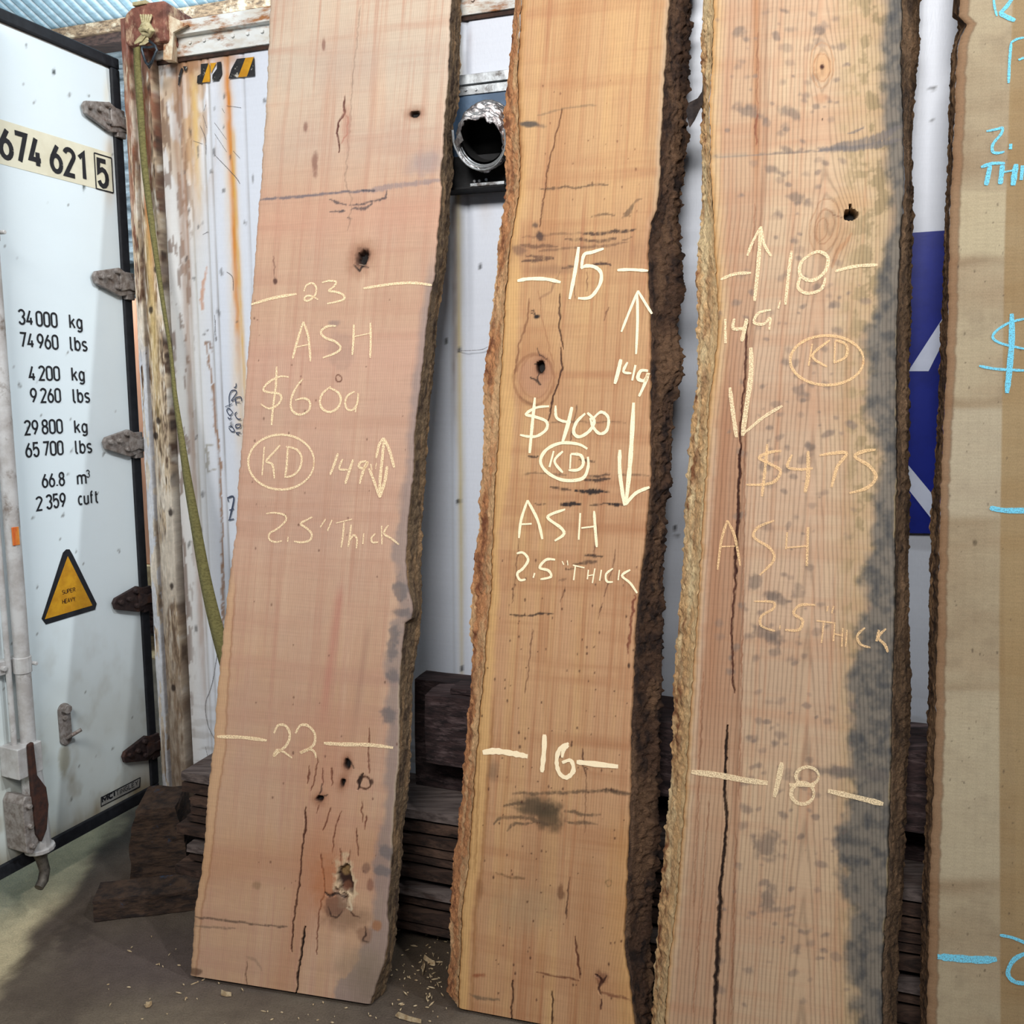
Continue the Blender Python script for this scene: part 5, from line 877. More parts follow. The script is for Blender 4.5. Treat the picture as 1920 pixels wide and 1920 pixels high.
# ---- slab 3
def paint3(pt):
    py, px = pt.py, pt.px; pt.mix(sst(450, 700, py) * (1 - sst(1250, 1500, py)) * 0.6, (218, 184, 158)); pt.mix(sst(1400, 1700, py) * 0.4, (204, 172, 140))
    common(pt, 71, (228, 200, 164), (208, 178, 150), (206, 160, 128))
    er = pt.er * FPX / 2.05; e = pt.el * FPX / 2.05; nn = fbm(pt.a * 16, pt.b * 16, 73); nf = fbm(pt.a * 46, pt.b * 46, 74)
    # brown heart band left of the long crack
    xr = np.interp(py, [0, 300, 600, 900, 1200, 1500, 1900], [1436, 1437, 1412, 1394, 1388, 1380, 1372]); band = sst(8, 22, e) * (1 - sst(-6, 10, px - xr))
    st = np.interp(py, [0, 200, 600, 800, 1300, 1500, 1900], [0.25, 0.3, 0.5, 0.85, 0.8, 0.45, 0.35]); pt.mix(band * st * (0.6 + 0.7 * fbm(pt.ax * 30, pt.b * 2, 75)), (186, 138, 106))
    pt.mix(np.exp(-((px - 1418 + (py - 200) * 0.0) / 7) ** 2) * (1 - sst(250, 420, py)) * 0.6, (180, 116, 66)); pt.mix(np.exp(-((px - xr) / 4) ** 2) * 0.35, (140, 94, 66))
    pt.mix((1 - sst(0, 30, e)) * (1 - sst(700, 900, py)) * 0.45, (226, 186, 122)); pt.mix((1 - sst(0, 12, e)) * 0.6, (222, 176, 116))
    # yellowish dirt then blue-grey stain to the right
    pt.mix(sst(1545, 1610, px) * (0.2 + 1.2 * nf) * 0.62, (196, 172, 126)); pt.mix(sst(1560, 1640, px) * sst(0.5, 0.62, nf) * 0.6, (150, 132, 98))
    wd = np.interp(py, [0, 230, 300, 420, 560, 640, 760, 860, 1100, 1300, 1450, 1560, 1640, 1700, 1900], [34, 36, 30, 16, 44, 62, 50, 26, 60, 66, 74, 92, 90, 62, 54])
    stain = 1 - sst(-14, 12, er - wd * (0.55 + 0.9 * nn)); pt.mix(stain * 0.88, (120, 117, 112)); pt.mix(stain * (nf - 0.38) * 2.2, (84, 84, 86)); 
    for a0, b0, wd_ in (([(1690, 235), (1655, 256), (1620, 268), (1540, 281)], 0, 16), ([(1690, 262), (1620, 276), (1535, 284)], 0, 10), ([(1620, 240), (1590, 250)], 0, 5)): pt.line(a0, wd_, (122, 116, 116), 0.75, 0.5)
    pt.line([(1540, 283), (1450, 288), (1345, 296)], 2.4, (150, 134, 122), 0.8, 0.5); pt.mix(np.exp(-((py - 293 + (px - 1345) * 0.06) / 5) ** 2) * (px < 1400) * 0.4, (180, 166, 146))
    for x, y in ((1668, 1455), (1600, 1450), (1560, 1446)): pt.blob(x, y, 46, 9, (120, 112, 106), .6, 4, .6, .8)
    # mould spots
    rng = random.Random(5)
    for _ in range(330):
        x = rng.gauss(1480, 70); y = rng.uniform(20, 1900); s = rng.uniform(2.5, 9)
        if 1335 < x < 1640: pt.blob(x, y, s * 1.2, s * .8, (146, 128, 116), rng.uniform(.35, .75), rng.uniform(-30, 30), .5, 1.1)
    for x, y, rx, ry in ((1480, 212, 22, 9), (1445, 318, 12, 8), (1405, 210, 26, 10), (1475, 280, 10, 6), (1497, 372, 14, 9), (1454, 1120, 22, 8), (1440, 1190, 26, 12), (1440, 1580, 22, 24), (1438, 1690, 14, 22), (1412, 1090, 12, 14), (1470, 20, 8, 4), (1385, 60, 10, 12), (1520, 838, 7, 6), (1515, 833, 5, 5)): pt.blob(x, y, rx, ry, (128, 114, 106), .65, 20, .5, 1.0)
    # knots
    pt.blob(1542, 125, 20, 26, (222, 172, 122), .6, 0, .5, .2); pt.ringe(1541, 126, 16, 26, 1.8, (190, 140, 100), .7); pt.ringe(1541, 122, 22, 42, 1.8, (200, 152, 112), .6); pt.blob(1541, 125, 4.6, 4.6, (84, 40, 26), 1.0)
    pt.blob(1540, 184, 14, 8, (206, 156, 120), .6, 0, .5, .6); pt.blob(1542, 224, 1.6, 1.6, (60, 40, 30), 1)
    pt.blob(1596, 378, 30, 20, (206, 164, 120), .6, 0, .6); pt.blob(1560, 440, 38, 46, (196, 152, 112), .6, 30, .6, .4); pt.ringe(1545, 425, 18, 34, 1.8, (168, 120, 86), .6, 10); pt.ringe(1545, 425, 27, 52, 1.8, (176, 130, 94), .5, 10); pt.ringe(1540, 430, 10, 22, 1.8, (168, 120, 86), .6, 10)
    pt.blob(1595, 402, 11, 9, (20, 14, 12), 1.0, -25, .25, .5, -0.03); pt.line([(1594, 384), (1597, 398)], 6, (20, 14, 12), 1.0, .3, -0.02); pt.line([(1563, 403), (1580, 408)], 2, (130, 90, 70), .7); pt.line([(1598, 440), (1570, 470), (1560, 500)], 9, (190, 134, 92), .5)
    # long crack down the heart
    ck = [(1401, 600), (1398, 690), (1388, 800), (1388, 850), (1384, 945), (1379, 1080), (1372, 1184), (1374, 1260), (1376, 1300)]; pt.line(ck, 2.6, (84, 42, 32), .95, .15, -0.003)
    pt.line([(1387, 840), (1385, 950), (1378, 1090)], 4.5, (70, 34, 26), .9, .3, -0.005)
    pt.line([(1364, 1360), (1360, 1415), (1358, 1480), (1363, 1540), (1352, 1655), (1347, 1760), (1341, 1860), (1338, 1990)], 4.4, (40, 24, 20), 1.0, .15, -0.006); pt.line([(1351, 1660), (1346, 1770), (1340, 1880)], 7, (44, 28, 22), .8, .4, -0.006)
    for p in ([(1416, 380), (1413, 470)], [(1421, 60), (1420, 270)], [(1392, 1200), (1386, 1500)], [(1318, 1260), (1310, 1500), (1300, 1700)], [(1330, 1500), (1318, 1660), (1300, 1900)], [(1398, 700), (1392, 1260)], [(1380, 1560), (1372, 1900)]): pt.line(p, 2.0, (150, 100, 72), .6, .3)
    pt.line([(1420, 215), (1417, 240), (1418, 270)], 3, (140, 78, 54), .8)
    pt.mix((1 - sst(0, 4, er)) * sst(550, 700, py) * sst(0.5, 0.6, nn) * 0.7, (214, 192, 150))
def ring3(pt):
    xc = np.interp(pt.py, [0, 400, 700, 1200, 1500, 1900], [1542, 1546, 1526, 1514, 1511, 1502]); du = (pt.px - xc) / FPX * 2.03
    g = np.exp(-((pt.px - 1575) / 34) ** 2 - ((pt.py - 415) / 60) ** 2); g2 = np.exp(-((pt.px - 1542) / 26) ** 2 - ((pt.py - 125) / 45) ** 2)
    return np.sqrt(du ** 2 + 0.017 ** 2) * np.where(np.abs(du) > 0, 1, 1) + pt.b * 0.045 + 0.007 * fbm(pt.ax * 14, pt.b * 3.5, 76) - 0.03 * g - 0.02 * g2
F_ = zc(1260, 0, 2.909); G_ = zc(1260, 600, 2.909); H_ = zc(1260, 1260, 2.909)
W3 = [
 ('chalk_width_mark', 'chalk width 18 between two dashes', [(F_([(265, 1525), (340, 1495), (432, 1488)]), 5.5), (F_([(652, 1368), (635, 1500), (618, 1662)]), 6), (F_([(760, 1385), (705, 1430), (700, 1500), (765, 1530), (835, 1480), (850, 1405), (800, 1372), (740, 1395)]), 6.5), (F_([(700, 1510), (688, 1570), (740, 1600), (812, 1578), (838, 1515)]), 6), (F_([(890, 1480), (1000, 1452), (1122, 1445)]), 6)]),
 ('chalk_length_mark', 'chalk length 149 with arrows up and down', [(F_([(485, 1235), (470, 1450), (450, 1642)]), 7), (F_([(485, 1235), (440, 1320), (410, 1396)]), 5), (F_([(485, 1235), (502, 1330), (542, 1398)]), 5), (F_([(290, 1740), (292, 1872)]), 7), (F_([(340, 1738), (335, 1792), (400, 1790)]), 6), (F_([(408, 1738), (395, 1800), (380, 1862)]), 7), (F_([(540, 1690), (472, 1708), (447, 1758), (500, 1768), (535, 1735), (530, 1800)]), 5), (F_([(590, 1640), (580, 1684)]), 4.4),
   (G_([(430, 150), (430, 300), (402, 500), (385, 632)]), 9), (G_([(315, 368), (332, 500), (352, 640)]), 7.5), (G_([(602, 468), (500, 530), (388, 622)]), 5.5)]),
 ('chalk_kiln_dried_mark', 'faded chalk letters KD in an oval', [(G_(ell(845, 220, 200, 135)), 5), (G_([(765, 130), (745, 250)]), 4.5), (G_([(860, 110), (765, 195), (845, 255)]), 4.5), (G_([(890, 115), (885, 230)]), 4.5), (G_([(890, 110), (950, 135), (948, 200), (882, 235)]), 4.5)]),
 ('chalk_price', 'chalk price $475', [(G_([(597, 714), (540, 720), (475, 750), (530, 782), (592, 822), (560, 880), (490, 898), (405, 898)]), 5.4), (G_([(520, 678), (506, 830), (490, 962)]), 5.4), (G_([(655, 735), (630, 800), (700, 815), (768, 808)]), 5), (G_([(742, 715), (742, 850), (725, 942)]), 6.5), (G_([(805, 738), (950, 724), (902, 800), (870, 912)]), 6), (G_([(1112, 708), (1050, 715), (998, 745), (1075, 795), (1112, 858), (1065, 915), (968, 945)]), 6)]),
 ('chalk_species_word', 'chalk word ASH', [(G_([(302, 1093), (270, 1200), (248, 1362)]), 4.6), (G_([(302, 1093), (342, 1180), (372, 1342)]), 4.6), (G_([(270, 1236), (342, 1234)]), 4), (G_([(558, 1094), (470, 1130), (447, 1185), (535, 1245), (555, 1310), (478, 1392)]), 5), (G_([(628, 1158), (622, 1250)]), 4.6), (G_([(742, 1130), (735, 1342)]), 7), (G_([(625, 1242), (742, 1232)]), 5)]),
 ('chalk_thickness_note', 'faded chalk note 2.5" THICK', [(G_([(448, 1535), (550, 1538), (552, 1575), (488, 1615), (488, 1668), (562, 1697)]), 4.4), (G_([(590, 1665), (586, 1690)]), 3.6), (G_([(782, 1555), (700, 1555), (663, 1600), (712, 1638), (692, 1690), (618, 1690)]), 5), (G_([(882, 1560), (870, 1602)]), 4), (G_([(850, 1560), (845, 1590)]), 3.6), (G_([(788, 1640), (882, 1652)]), 4.6), (G_([(828, 1650), (815, 1762)]), 5), (G_([(888, 1650), (880, 1752)]), 4.2), (G_([(932, 1680), (925, 1782)]), 4.2), (G_([(885, 1712), (930, 1722)]), 4), (G_([(955, 1690), (947, 1782)]), 4), (G_([(1052, 1678), (1010, 1722), (1030, 1770), (1082, 1786)]), 4.4), (G_([(1128, 1690), (1115, 1752)]), 6), (G_([(1167, 1683), (1125, 1730), (1160, 1770), (1178, 1812)]), 5)]),
 ('chalk_width_mark', 'bold chalk width 18 between two dashes', [(H_([(105, 545), (250, 562), (400, 590), (522, 606)]), 11), (H_([(600, 493), (580, 590), (558, 682)]), 9), (H_(ell(738, 568, 62, 50)), 6), (H_(ell(712, 662, 62, 58)), 7), (H_([(640, 615), (780, 620)]), 9), (H_([(850, 648), (1000, 682), (1152, 720)]), 10)]),
]
FL3 = [(1340, 0), (1336, 86), (1330, 200), (1332, 309), (1338, 400), (1340, 464), (1346, 550), (1346, 634), (1338, 700), (1332, 740), (1328, 789), (1326, 875), (1317, 978), (1313, 1081), (1308, 1150), (1304, 1219), (1298, 1294), (1295, 1340), (1290, 1415), (1286, 1483), (1277, 1604), (1268, 1700), (1256, 1800), (1248, 1900)]
SL3 = [(1320, 0), (1318, 86), (1318, 206), (1317, 309), (1317, 412), (1312, 464), (1310, 550), (1311, 634), (1310, 720), (1300, 789), (1291, 875), (1286, 978), (1281, 1081), (1277, 1116), (1272, 1184), (1267, 1253), (1266, 1294), (1265, 1363), (1261, 1432), (1257, 1490), (1249, 1562), (1238, 1698), (1227, 1860), (1224, 1920)]
FR3 = [(1691, 0), (1690, 103), (1693, 241), (1695, 344), (1688, 447), (1684, 550), (1681, 653), (1681, 703), (1681, 875), (1679, 1012), (1678, 1150), (1674, 1253), (1673, 1320), (1671, 1432), (1666, 1569), (1664, 1672), (1659, 1741), (1654, 1810), (1655, 1913)]
SR3 = [(1724, 0), (1721, 86), (1712, 186), (1709, 275), (1709, 412), (1707, 584), (1703, 653), (1702, 772), (1703, 944), (1702, 1116), (1704, 1253), (1708, 1294), (1700, 1432), (1695, 1569), (1693, 1672), (1683, 1758), (1681, 1913)]
s3, PL3 = build_slab('ash_slab', 'ash slab with arched grain and grey right edge priced $475, between two gaps right of centre', ((1222, 1968), (1655, 2040)), 0.0635, FL3, FR3, SL3, SR3, (222, 192, 160), paint3, ring3, M_w3,
           [(-1, M_wane, ((238, 192, 138), (150, 98, 66), (252, 222, 172), (248, 212, 160)), 0.006, 300, ('live_edge', 'pale fibrous left edge with bark remnants')), (1, M_bark, ((104, 80, 58), (62, 46, 34), (128, 100, 74)), 0.005, 310, ('bark_edge',))], W3[:2], M_chalk, tone=(0.74, 0.71, 0.68))
for q in W3[2:]: ribbons(q[0], PL3, q[2], M_chalk3 if 'width' not in q[0] else M_chalk, s3, 0.0011, True, q[1], jit=0.25)
# ---- slab 4
def paint4(pt):
    py, px = pt.py, pt.px; xb = np.interp(py, [0, 241, 447, 772, 1116, 1432, 1638, 1920], [1899, 1891, 1884, 1879, 1874, 1874, 1875, 1876])
    nn = fbm(pt.a * 7, pt.b * 18, 93); nf = fbm(pt.a * 30, pt.b * 30, 94)
    pt.mix((nn - 0.42) * 1.7, (178, 158, 130)); pt.mix((nf - 0.5) * 1.2, (150, 134, 112)); rgt = sst(-2.5, 2.5, px - xb)
    for y, w_l, a in ((150, 40, .4), (205, 20, .4), (320, 30, .6), (272, 40, .35), (492, 10, .6), (560, 30, .25), (757, 12, .6), (980, 22, .5), (1020, 20, .35), (1090, 40, .4), (1180, 50, .4), (1290, 20, .35), (1660, 16, .55), (1750, 40, .3)): pt.mix(np.exp(-((py - y + 0.06 * (px - 1800) + 14 * (nf - .5)) / w_l) ** 2) * a * (1 - 0.4 * sst(1780, 1900, px)), (150, 126, 98))
    pt.mix(sst(355, 362, py) * (1 - sst(470, 490, py)) * (1 - rgt) * .5, (208, 196, 164)); pt.mix(sst(762, 770, py) * (1 - sst(960, 980, py)) * (1 - rgt) * .5, (200, 190, 168)); pt.mix(sst(1290, 1300, py) * (1 - sst(1640, 1660, py)) * (1 - rgt) * .35, (208, 198, 172))
    pt.mix(rgt * 0.8, (168, 142, 102)); pt.mix(rgt * (nn - .4) * 1.2, (160, 130, 88)); pt.mix(rgt * sst(0.5, 0.6, vn(px / 22 + 0 * py, py / 400, 3)) * 0.25, (184, 160, 118))
    e = pt.el * FPX / 1.95; pt.mix((1 - sst(-2, 3, e - np.interp(py, [0, 300, 900, 1900], [14, 15, 12, 16]))) * .8, (150, 112, 80)); pt.mix(np.exp(-((e - np.interp(py, [0, 300, 900, 1900], [15, 16, 13, 17])) / 2.2) ** 2) * .5, (110, 78, 52))
    rnd_specks(pt, 90, 1780, 1920, 50, 1900, (84, 70, 58), (0.8, 1.9), .6); pt.blob(1828, 1018, 5, 6, (110, 96, 76), .8)
def ring4(pt): return pt.ax + 0.01 * fbm(pt.ax * 4, pt.b * 2, 95)
I_ = zc(1740, 0, 5.333)
W4 = [('chalk_species_word', 'last strokes of a blue chalk word, a K', [(I_([(655, -40), (665, 60), (690, 160)]), 4), (I_([(850, -30), (790, 60), (715, 135)]), 7), (I_([(715, 130), (800, 175), (872, 205)]), 8)]),
 ('chalk_length_mark', 'thin blue chalk arrow stem', [(I_([(960, 375), (890, 390), (830, 425)]), 4), (I_([(832, 425), (815, 620), (806, 830)]), 5), (I_([(905, 600), (960, 575)]), 6)]),
 ('chalk_thickness_note', 'blue chalk note 2. THI', [(I_([(585, 1312), (690, 1290), (745, 1280), (730, 1340), (650, 1440), (648, 1515), (700, 1530), (765, 1515)]), 5), (I_([(828, 1438), (824, 1492)]), 8), (I_([(530, 1672), (640, 1635), (770, 1632)]), 6), (I_([(622, 1655), (600, 1760), (580, 1852)]), 9), (I_([(745, 1650), (735, 1740), (722, 1842)]), 9), (I_([(882, 1640), (865, 1740), (850, 1855)]), 10), (I_([(740, 1725), (865, 1700)]), 5), (I_([(945, 1655), (932, 1800)]), 9)]),
 ('chalk_price', 'blue chalk dollar sign', [([(1897, 588), (1897, 640), (1893, 690), (1888, 737)], 10), ([(1930, 596), (1890, 606), (1862, 628), (1875, 643), (1930, 656)], 4.5), ([(1836, 686), (1870, 692), (1930, 695)], 5)]),
 ('chalk_dash', 'blue chalk dash near the middle', [([(1856, 952), (1885, 957), (1935, 957)], 10)]),
 ('chalk_width_mark', 'blue chalk dash and curl of a number 2', [(H_([(1448, 1552), (1560, 1562), (1680, 1570), (1772, 1566)]), 14), (H_([(1788, 1435), (1860, 1450), (1960, 1492)]), 6), (H_([(1960, 1522), (1870, 1565), (1832, 1640), (1870, 1690), (1960, 1700)]), 8)])]
FL4 = [(1800, 0), (1799, 31), (1812, 45), (1800, 69), (1795, 103), (1790, 206), (1787, 309), (1783, 361), (1780, 481), (1778, 584), (1775, 703), (1768, 841), (1763, 978), (1760, 1116), (1757, 1253), (1755, 1363), (1750, 1501), (1746, 1587), (1743, 1707), (1739, 1913)]
SL4 = [(1793, 0), (1790, 31), (1809, 45), (1795, 69), (1786, 103), (1782, 206), (1781, 309), (1776, 361), (1772, 481), (1769, 584), (1765, 669), (1760, 772), (1755, 875), (1748, 978), (1745, 1116), (1743, 1253), (1741, 1363), (1739, 1501), (1736, 1587), (1731, 1707), (1729, 1913)]
FR4 = [(2262, 0), (2258, 300), (2250, 700), (2246, 1100), (2236, 1500), (2230, 1913)]; SR4 = [(x + 26, y) for x, y in FR4]
build_slab('ash_slab', 'two-tone weathered slab with blue chalk writing, cut off by the right frame edge', ((1731, 2052), (2225, 2130)), 0.0635, FL4, FR4, SL4, SR4, (190, 176, 148), paint4, ring4, M_w4,
           [(-1, M_bark, ((112, 84, 60), (58, 42, 34), (150, 116, 84)), 0.005, 400, ('bark_edge',)), (1, M_bark, ((104, 80, 58), (62, 46, 34), (128, 100, 74)), 0.005, 410, ('bark_edge',))], W4, M_chalkb, tone=(0.66, 0.63, 0.60))
# bark flap hanging off slab 3 and tuft on slab 4
M_flap = pmat('dark_bark_flake', (60, 50, 46), (34, 28, 28), (40, 40, 40), rough=0.95, bump=1.0)
fp = [(1319, 150), (1316, 172), (1308, 184), (1292, 192), (1286, 208), (1290, 226), (1293, 240), (1303, 225), (1311, 208), (1318, 196)]
o = MB().prism([PL3.W(np.array(float(x)), np.array(float(y)), -0.05) for x, y in fp], [PL3.W(np.array(float(x)), np.array(float(y)), -0.042) for x, y in fp]).build('bark_flap', M_flap, s3, bevel=0.002)
# ================================================================ LUMBER PILE
M_board = pmat('rough_brown_board', (66, 48, 40), (38, 28, 24), (5, 60, 60), rough=0.95, bump=0.9, bdist=0.004, c3=(94, 72, 60), scale3=(3, 14, 14), t3=(0.52, 0.66))
M_boardg = pmat('dusty_grey_board', (112, 100, 96), (70, 60, 58), (5, 60, 60), rough=0.95, bump=0.8, bdist=0.003, c3=(64, 48, 42), scale3=(4, 20, 20))
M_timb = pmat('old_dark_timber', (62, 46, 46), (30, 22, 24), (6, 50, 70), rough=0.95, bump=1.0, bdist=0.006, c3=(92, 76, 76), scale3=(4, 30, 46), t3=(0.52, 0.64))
PF = 0.27
def pv(x, y, off=PF): return v_r(x, y, off)
def pu(x, y, off=PF): return u_r(x, y, off)
spec = [(337, 1448, 1464, 'g'), (336, 1469, 1487, 'b'), (353, 1496, 1512, 'b'), (352, 1516, 1529, 'b'), (346, 1531, 1542, 'b'), (330, 1546, 1563, 'b'), (349, 1583, 1597, 'g'), (349, 1601, 1617, 'b'), (328, 1621, 1637, 'b'), (323, 1640, 1651, 'b')]
ords = ['topmost', 'second from the top', 'third from the top', 'fourth from the top', 'fifth from the top', 'sixth from the top', 'seventh from the top', 'third from the bottom', 'second from the bottom', 'bottom']
zprev = 99; rr_ = random.Random(3)
def rough_board(name, u0, u1, v0, v1, n0, n1, mat, seed, amp=0.002, nu=60):
    rg = random.Random(seed); V = []; F = []; nu = max(6, nu)
    cs = [(n1, v0), ((n0 + n1) / 2, v0), (n0, v0), (n0, (v0 + v1) / 2), (n0, v1), ((n0 + n1) / 2, v1), (n1, v1), (n1, (v0 + v1) / 2)]; m_ = len(cs)
    for i in range(nu + 1):
        u = u0 + (u1 - u0) * i / nu; j = 0 if 0 < i < nu else -amp
        for (n, v_) in cs:
            cn, cv_ = (n0 + n1) / 2, (v0 + v1) / 2
            dn = rg.uniform(-amp, amp * 0.3) * (1 if n > cn else -1); dv = rg.uniform(-amp, 0) * (1 if v_ > cv_ else (-1 if v_ < cv_ else 0))
            V.append(WALL.P(u + rg.uniform(-amp, amp) * 0.6, v_ + dv * (0.5 if v_ < cv_ else 1), n + (dn if abs(n - cn) > 1e-6 else 0)))
    for i in range(nu):
        for k in range(m_): F.append((i * m_ + k, i * m_ + (k + 1) % m_, (i + 1) * m_ + (k + 1) % m_, (i + 1) * m_ + k))
    F += [tuple(range(m_))[::-1], tuple(nu * m_ + k for k in range(m_))]
    o = mesh_obj(name, V, F, mat)
    import bmesh
    bm = bmesh.new(); bm.from_mesh(o.data); bmesh.ops.recalc_face_normals(bm, faces=bm.faces); bm.to_mesh(o.data); bm.free()
    return o
vprev = None; tops = []
for k, (x, yt, yb, c) in enumerate(spec):
    off = PF - rr_.uniform(0, 0.02) if k not in (8, 9) else PF
    v1, v0 = pv(x, yt), pv(x, yb)
    o = rough_board('lumber_board', pu(x, yt), pu(x, yt) + 2.9, v0, v1, 0.04, off, M_boardg if c == 'g' else M_board, 50 + k)
    tag(o, ('dusty grey' if c == 'g' else 'rough brown') + ' board in the low pile behind the slabs, ' + ords[k], 'board', 'stacked boards behind the slabs'); tops.append((v0, v1))
# stickers between the boards
sidx = 0
for k in range(len(spec)):
    vlo = tops[k + 1][1] if k + 1 < len(spec) else 0.0; vhi = tops[k][0]
    if vhi - vlo > 0.003:
        for q, uu_ in enumerate((0.30, 1.05, 2.6)):
            o = MB().fbox(WALL, uu_, uu_ + 0.05, vlo + 0.0002, vhi - 0.0002, 0.05, PF - 0.05).build('spacer_stick', M_board)
            tag(o, 'thin spacer under the ' + ords[k] + ' board, ' + ('left end', 'middle', 'right end')[q] + ' of the pile', 'spacer', 'spacer sticks in the pile')
# heavy old beam on bearers on top of the pile
vtop = tops[0][1]
bv1, bv0 = v_r(840, 1306, 0.24), v_r(840, 1437, 0.24); bu0 = u_r(797, 1380, 0.24)
print('pile top', vtop, 'beam', bv0, bv1, 'pile bottom', tops[-1][0])
o = rough_board('timber_beam', bu0, bu0 + 1.75, bv0, bv1, 0.13, 0.24, M_timb, 90, 0.005, 40); tag(o, 'heavy old purplish brown beam lying across bearers on top of the board pile', 'beam')
for q, uu_ in enumerate((bu0 + 0.1, bu0 + 0.85, bu0 + 1.55)):
    o = MB().fbox(WALL, uu_, uu_ + 0.09, vtop + 0.0003, bv0 - 0.0003, 0.13, 0.2).build('bearer_block', M_timb); tag(o, ('leftmost', 'middle', 'rightmost')[q] + ' dark bearer block under the heavy old beam', 'block', 'bearer blocks under the beam')
o = rough_board('bark_offcut', bu0 + 0.07, bu0 + 0.3, bv1 + 0.001, bv1 + 0.018, 0.14, 0.22, M_timb, 93, 0.004, 8); tag(o, 'small flat bark offcut lying on the end of the heavy beam', 'offcut')
# hewn block at the foot of the post
o = rough_board('timber_beam', bu0 - 0.09, bu0 + 1.9, vtop + 0.0005, bv1 - 0.004, 0.025, 0.115, M_timb, 97, 0.003, 30); tag(o, 'added dark beam filling the shaded gap between the container wall and the heavy old beam', 'beam')  # added beam, standing in for the deep shade behind the heavy beam
bf = FLOOR.W(np.array(246.0), np.array(1659.0)); bg = FLOOR.W(np.array(352.0), np.array(1651.0))
HB = Plane(bf, bg - bf, Z); wB = float(np.linalg.norm(bg - bf)); hB = float(HB.uv(np.array(240.0), np.array(1519.0))[1])
rg = random.Random(8); V = []; nx, nz_ = 14, 16; dpt = 0.10
print('block', wB, hB, dpt)
def bumpy_block(name, pl, w0, h0, dep, seed, amp, mat, top_in=0.03):
    us = np.linspace(0, w0, 22); vs2 = np.linspace(0, h0, 22); ds = np.linspace(0, -dep, 12)
    V = []; F = []
    def face(Ag, Bg, fn):
        b0 = len(V)
        for i in range(len(Ag)):
            for j in range(len(Bg)): V.append(fn(Ag[i], Bg[j]))
        for i in range(len(Ag) - 1):
            for j in range(len(Bg) - 1): F.append((b0 + i * len(Bg) + j, b0 + (i + 1) * len(Bg) + j, b0 + (i + 1) * len(Bg) + j + 1, b0 + i * len(Bg) + j + 1))
    def D(u, v_, n):
        x = np.array([u * 9 + n * 7]); y = np.array([v_ * 26 + n * 5])
        d1 = float(fbm(x, y, seed, 3)[0] - 0.5) * amp; d2 = float(fbm(x + 9, y, seed + 1, 3)[0] - 0.5) * amp
        if v_ < 1e-4: d2 = 0
        tk = (v_ / h0) ** 3 * top_in * (0.5 - u / w0) * 2
        return pl.P(u + d1 + tk, v_ + d2 - (0.0 if v_ < h0 - 1e-4 else abs(d1)), n + d1)
    face(us, vs2, lambda u, v_: D(u, v_, 0)); face(us, vs2, lambda u, v_: D(u, v_, -dep)); face(us, ds, lambda u, n: D(u, h0, n)); face(us, ds, lambda u, n: D(u, 0, n)); face(ds, vs2, lambda n, v_: D(0, v_, n)); face(ds, vs2, lambda n, v_: D(w0, v_, n))
    import bmesh
    o = mesh_obj(name, V, F, mat); bm = bmesh.new(); bm.from_mesh(o.data); bmesh.ops.remove_doubles(bm, verts=bm.verts, dist=0.0004); bmesh.ops.recalc_face_normals(bm, faces=bm.faces); bm.to_mesh(o.data); bm.free()
    return o
M_block = pmat('hewn_dark_block', (76, 58, 46), (38, 30, 28), (24, 24, 70), rough=0.95, bump=1.0, bdist=0.006, c3=(44, 70, 96), scale3=(9, 9, 9), t3=(0.62, 0.72))
o = bumpy_block('timber_block', HB, wB, hB, 0.17, 5, 0.02, M_block); tag(o, 'big hewn dark timber block standing on the floor at the foot of the container post', 'timber block')
# low beam on the floor
la = FLOOR.W(np.array(176.0), np.array(1729.0)); lb = FLOOR.W(np.array(368.0), np.array(1706.0)); LB = Plane(la, lb - la, Z); hL = float(LB.uv(np.array(180.0), np.array(1688.0))[1]); wL = float(np.linalg.norm(lb - la)) + 0.02
o = bumpy_block('floor_beam', LB, wL, hL, 0.11, 15, 0.012, M_block, 0.0); tag(o, 'low dark square-cut beam lying on the floor left of the pinkish slab', 'beam')
print('low beam', wL, hL)
# ================================================================ STRAP
M_strap = pmat('olive_webbing', (126, 120, 74), (100, 94, 56), (90, 90, 200), rough=0.9, bump=0.6)
M_strapp = pmat('faded_webbing', (190, 178, 140), (160, 148, 108), (90, 90, 160), rough=0.9, bump=0.6)
SP = thing('ratchet_strap', 'olive webbing strap knotted over the rusty post top and hanging down behind the first slab', 'strap', tuple(WALL.W(np.array(262.0), np.array(30.0), 0.09)))
path = [(257, 88, 0.092, 13), (258, 130, 0.088, 13), (263, 200, 0.085, 13), (270, 300, 0.085, 12), (282, 400, 0.088, 11), (293, 480, 0.092, 9), (306, 570, 0.10, 7), (320, 660, 0.115, 6), (328, 740, 0.13, 8), (340, 820, 0.15, 11), (352, 900, 0.165, 15), (366, 980, 0.18, 18), (384, 1080, 0.195, 21), (402, 1160, 0.21, 24), (424, 1240, 0.225, 27), (450, 1330, 0.24, 28)]
V = []; Fs = []
sp_ = smooth_poly([np.array(p, float) for p in path], 6)
for k, (x, y, off, wd) in enumerate(sp_):
    for sgn in (-1, -0.33, 0.33, 1):
        V.append(WALL.W(np.array(x + sgn * wd / 2), np.array(y - sgn * 2.0), off + 0.003 * math.cos(sgn * 3)))
    if k: 
        for j in range(3): b0 = (k - 1) * 4 + j; Fs.append((b0, b0 + 1, b0 + 5, b0 + 4))
o = mesh_obj('webbing', V, Fs, M_strap, SP, smooth=True); so = o.modifiers.new('s', 'SOLIDIFY'); so.thickness = 0.002; so.offset = 0
wp = lambda x, y, o_: WALL.W(np.array(float(x)), np.array(float(y)), o_)
k = MB()
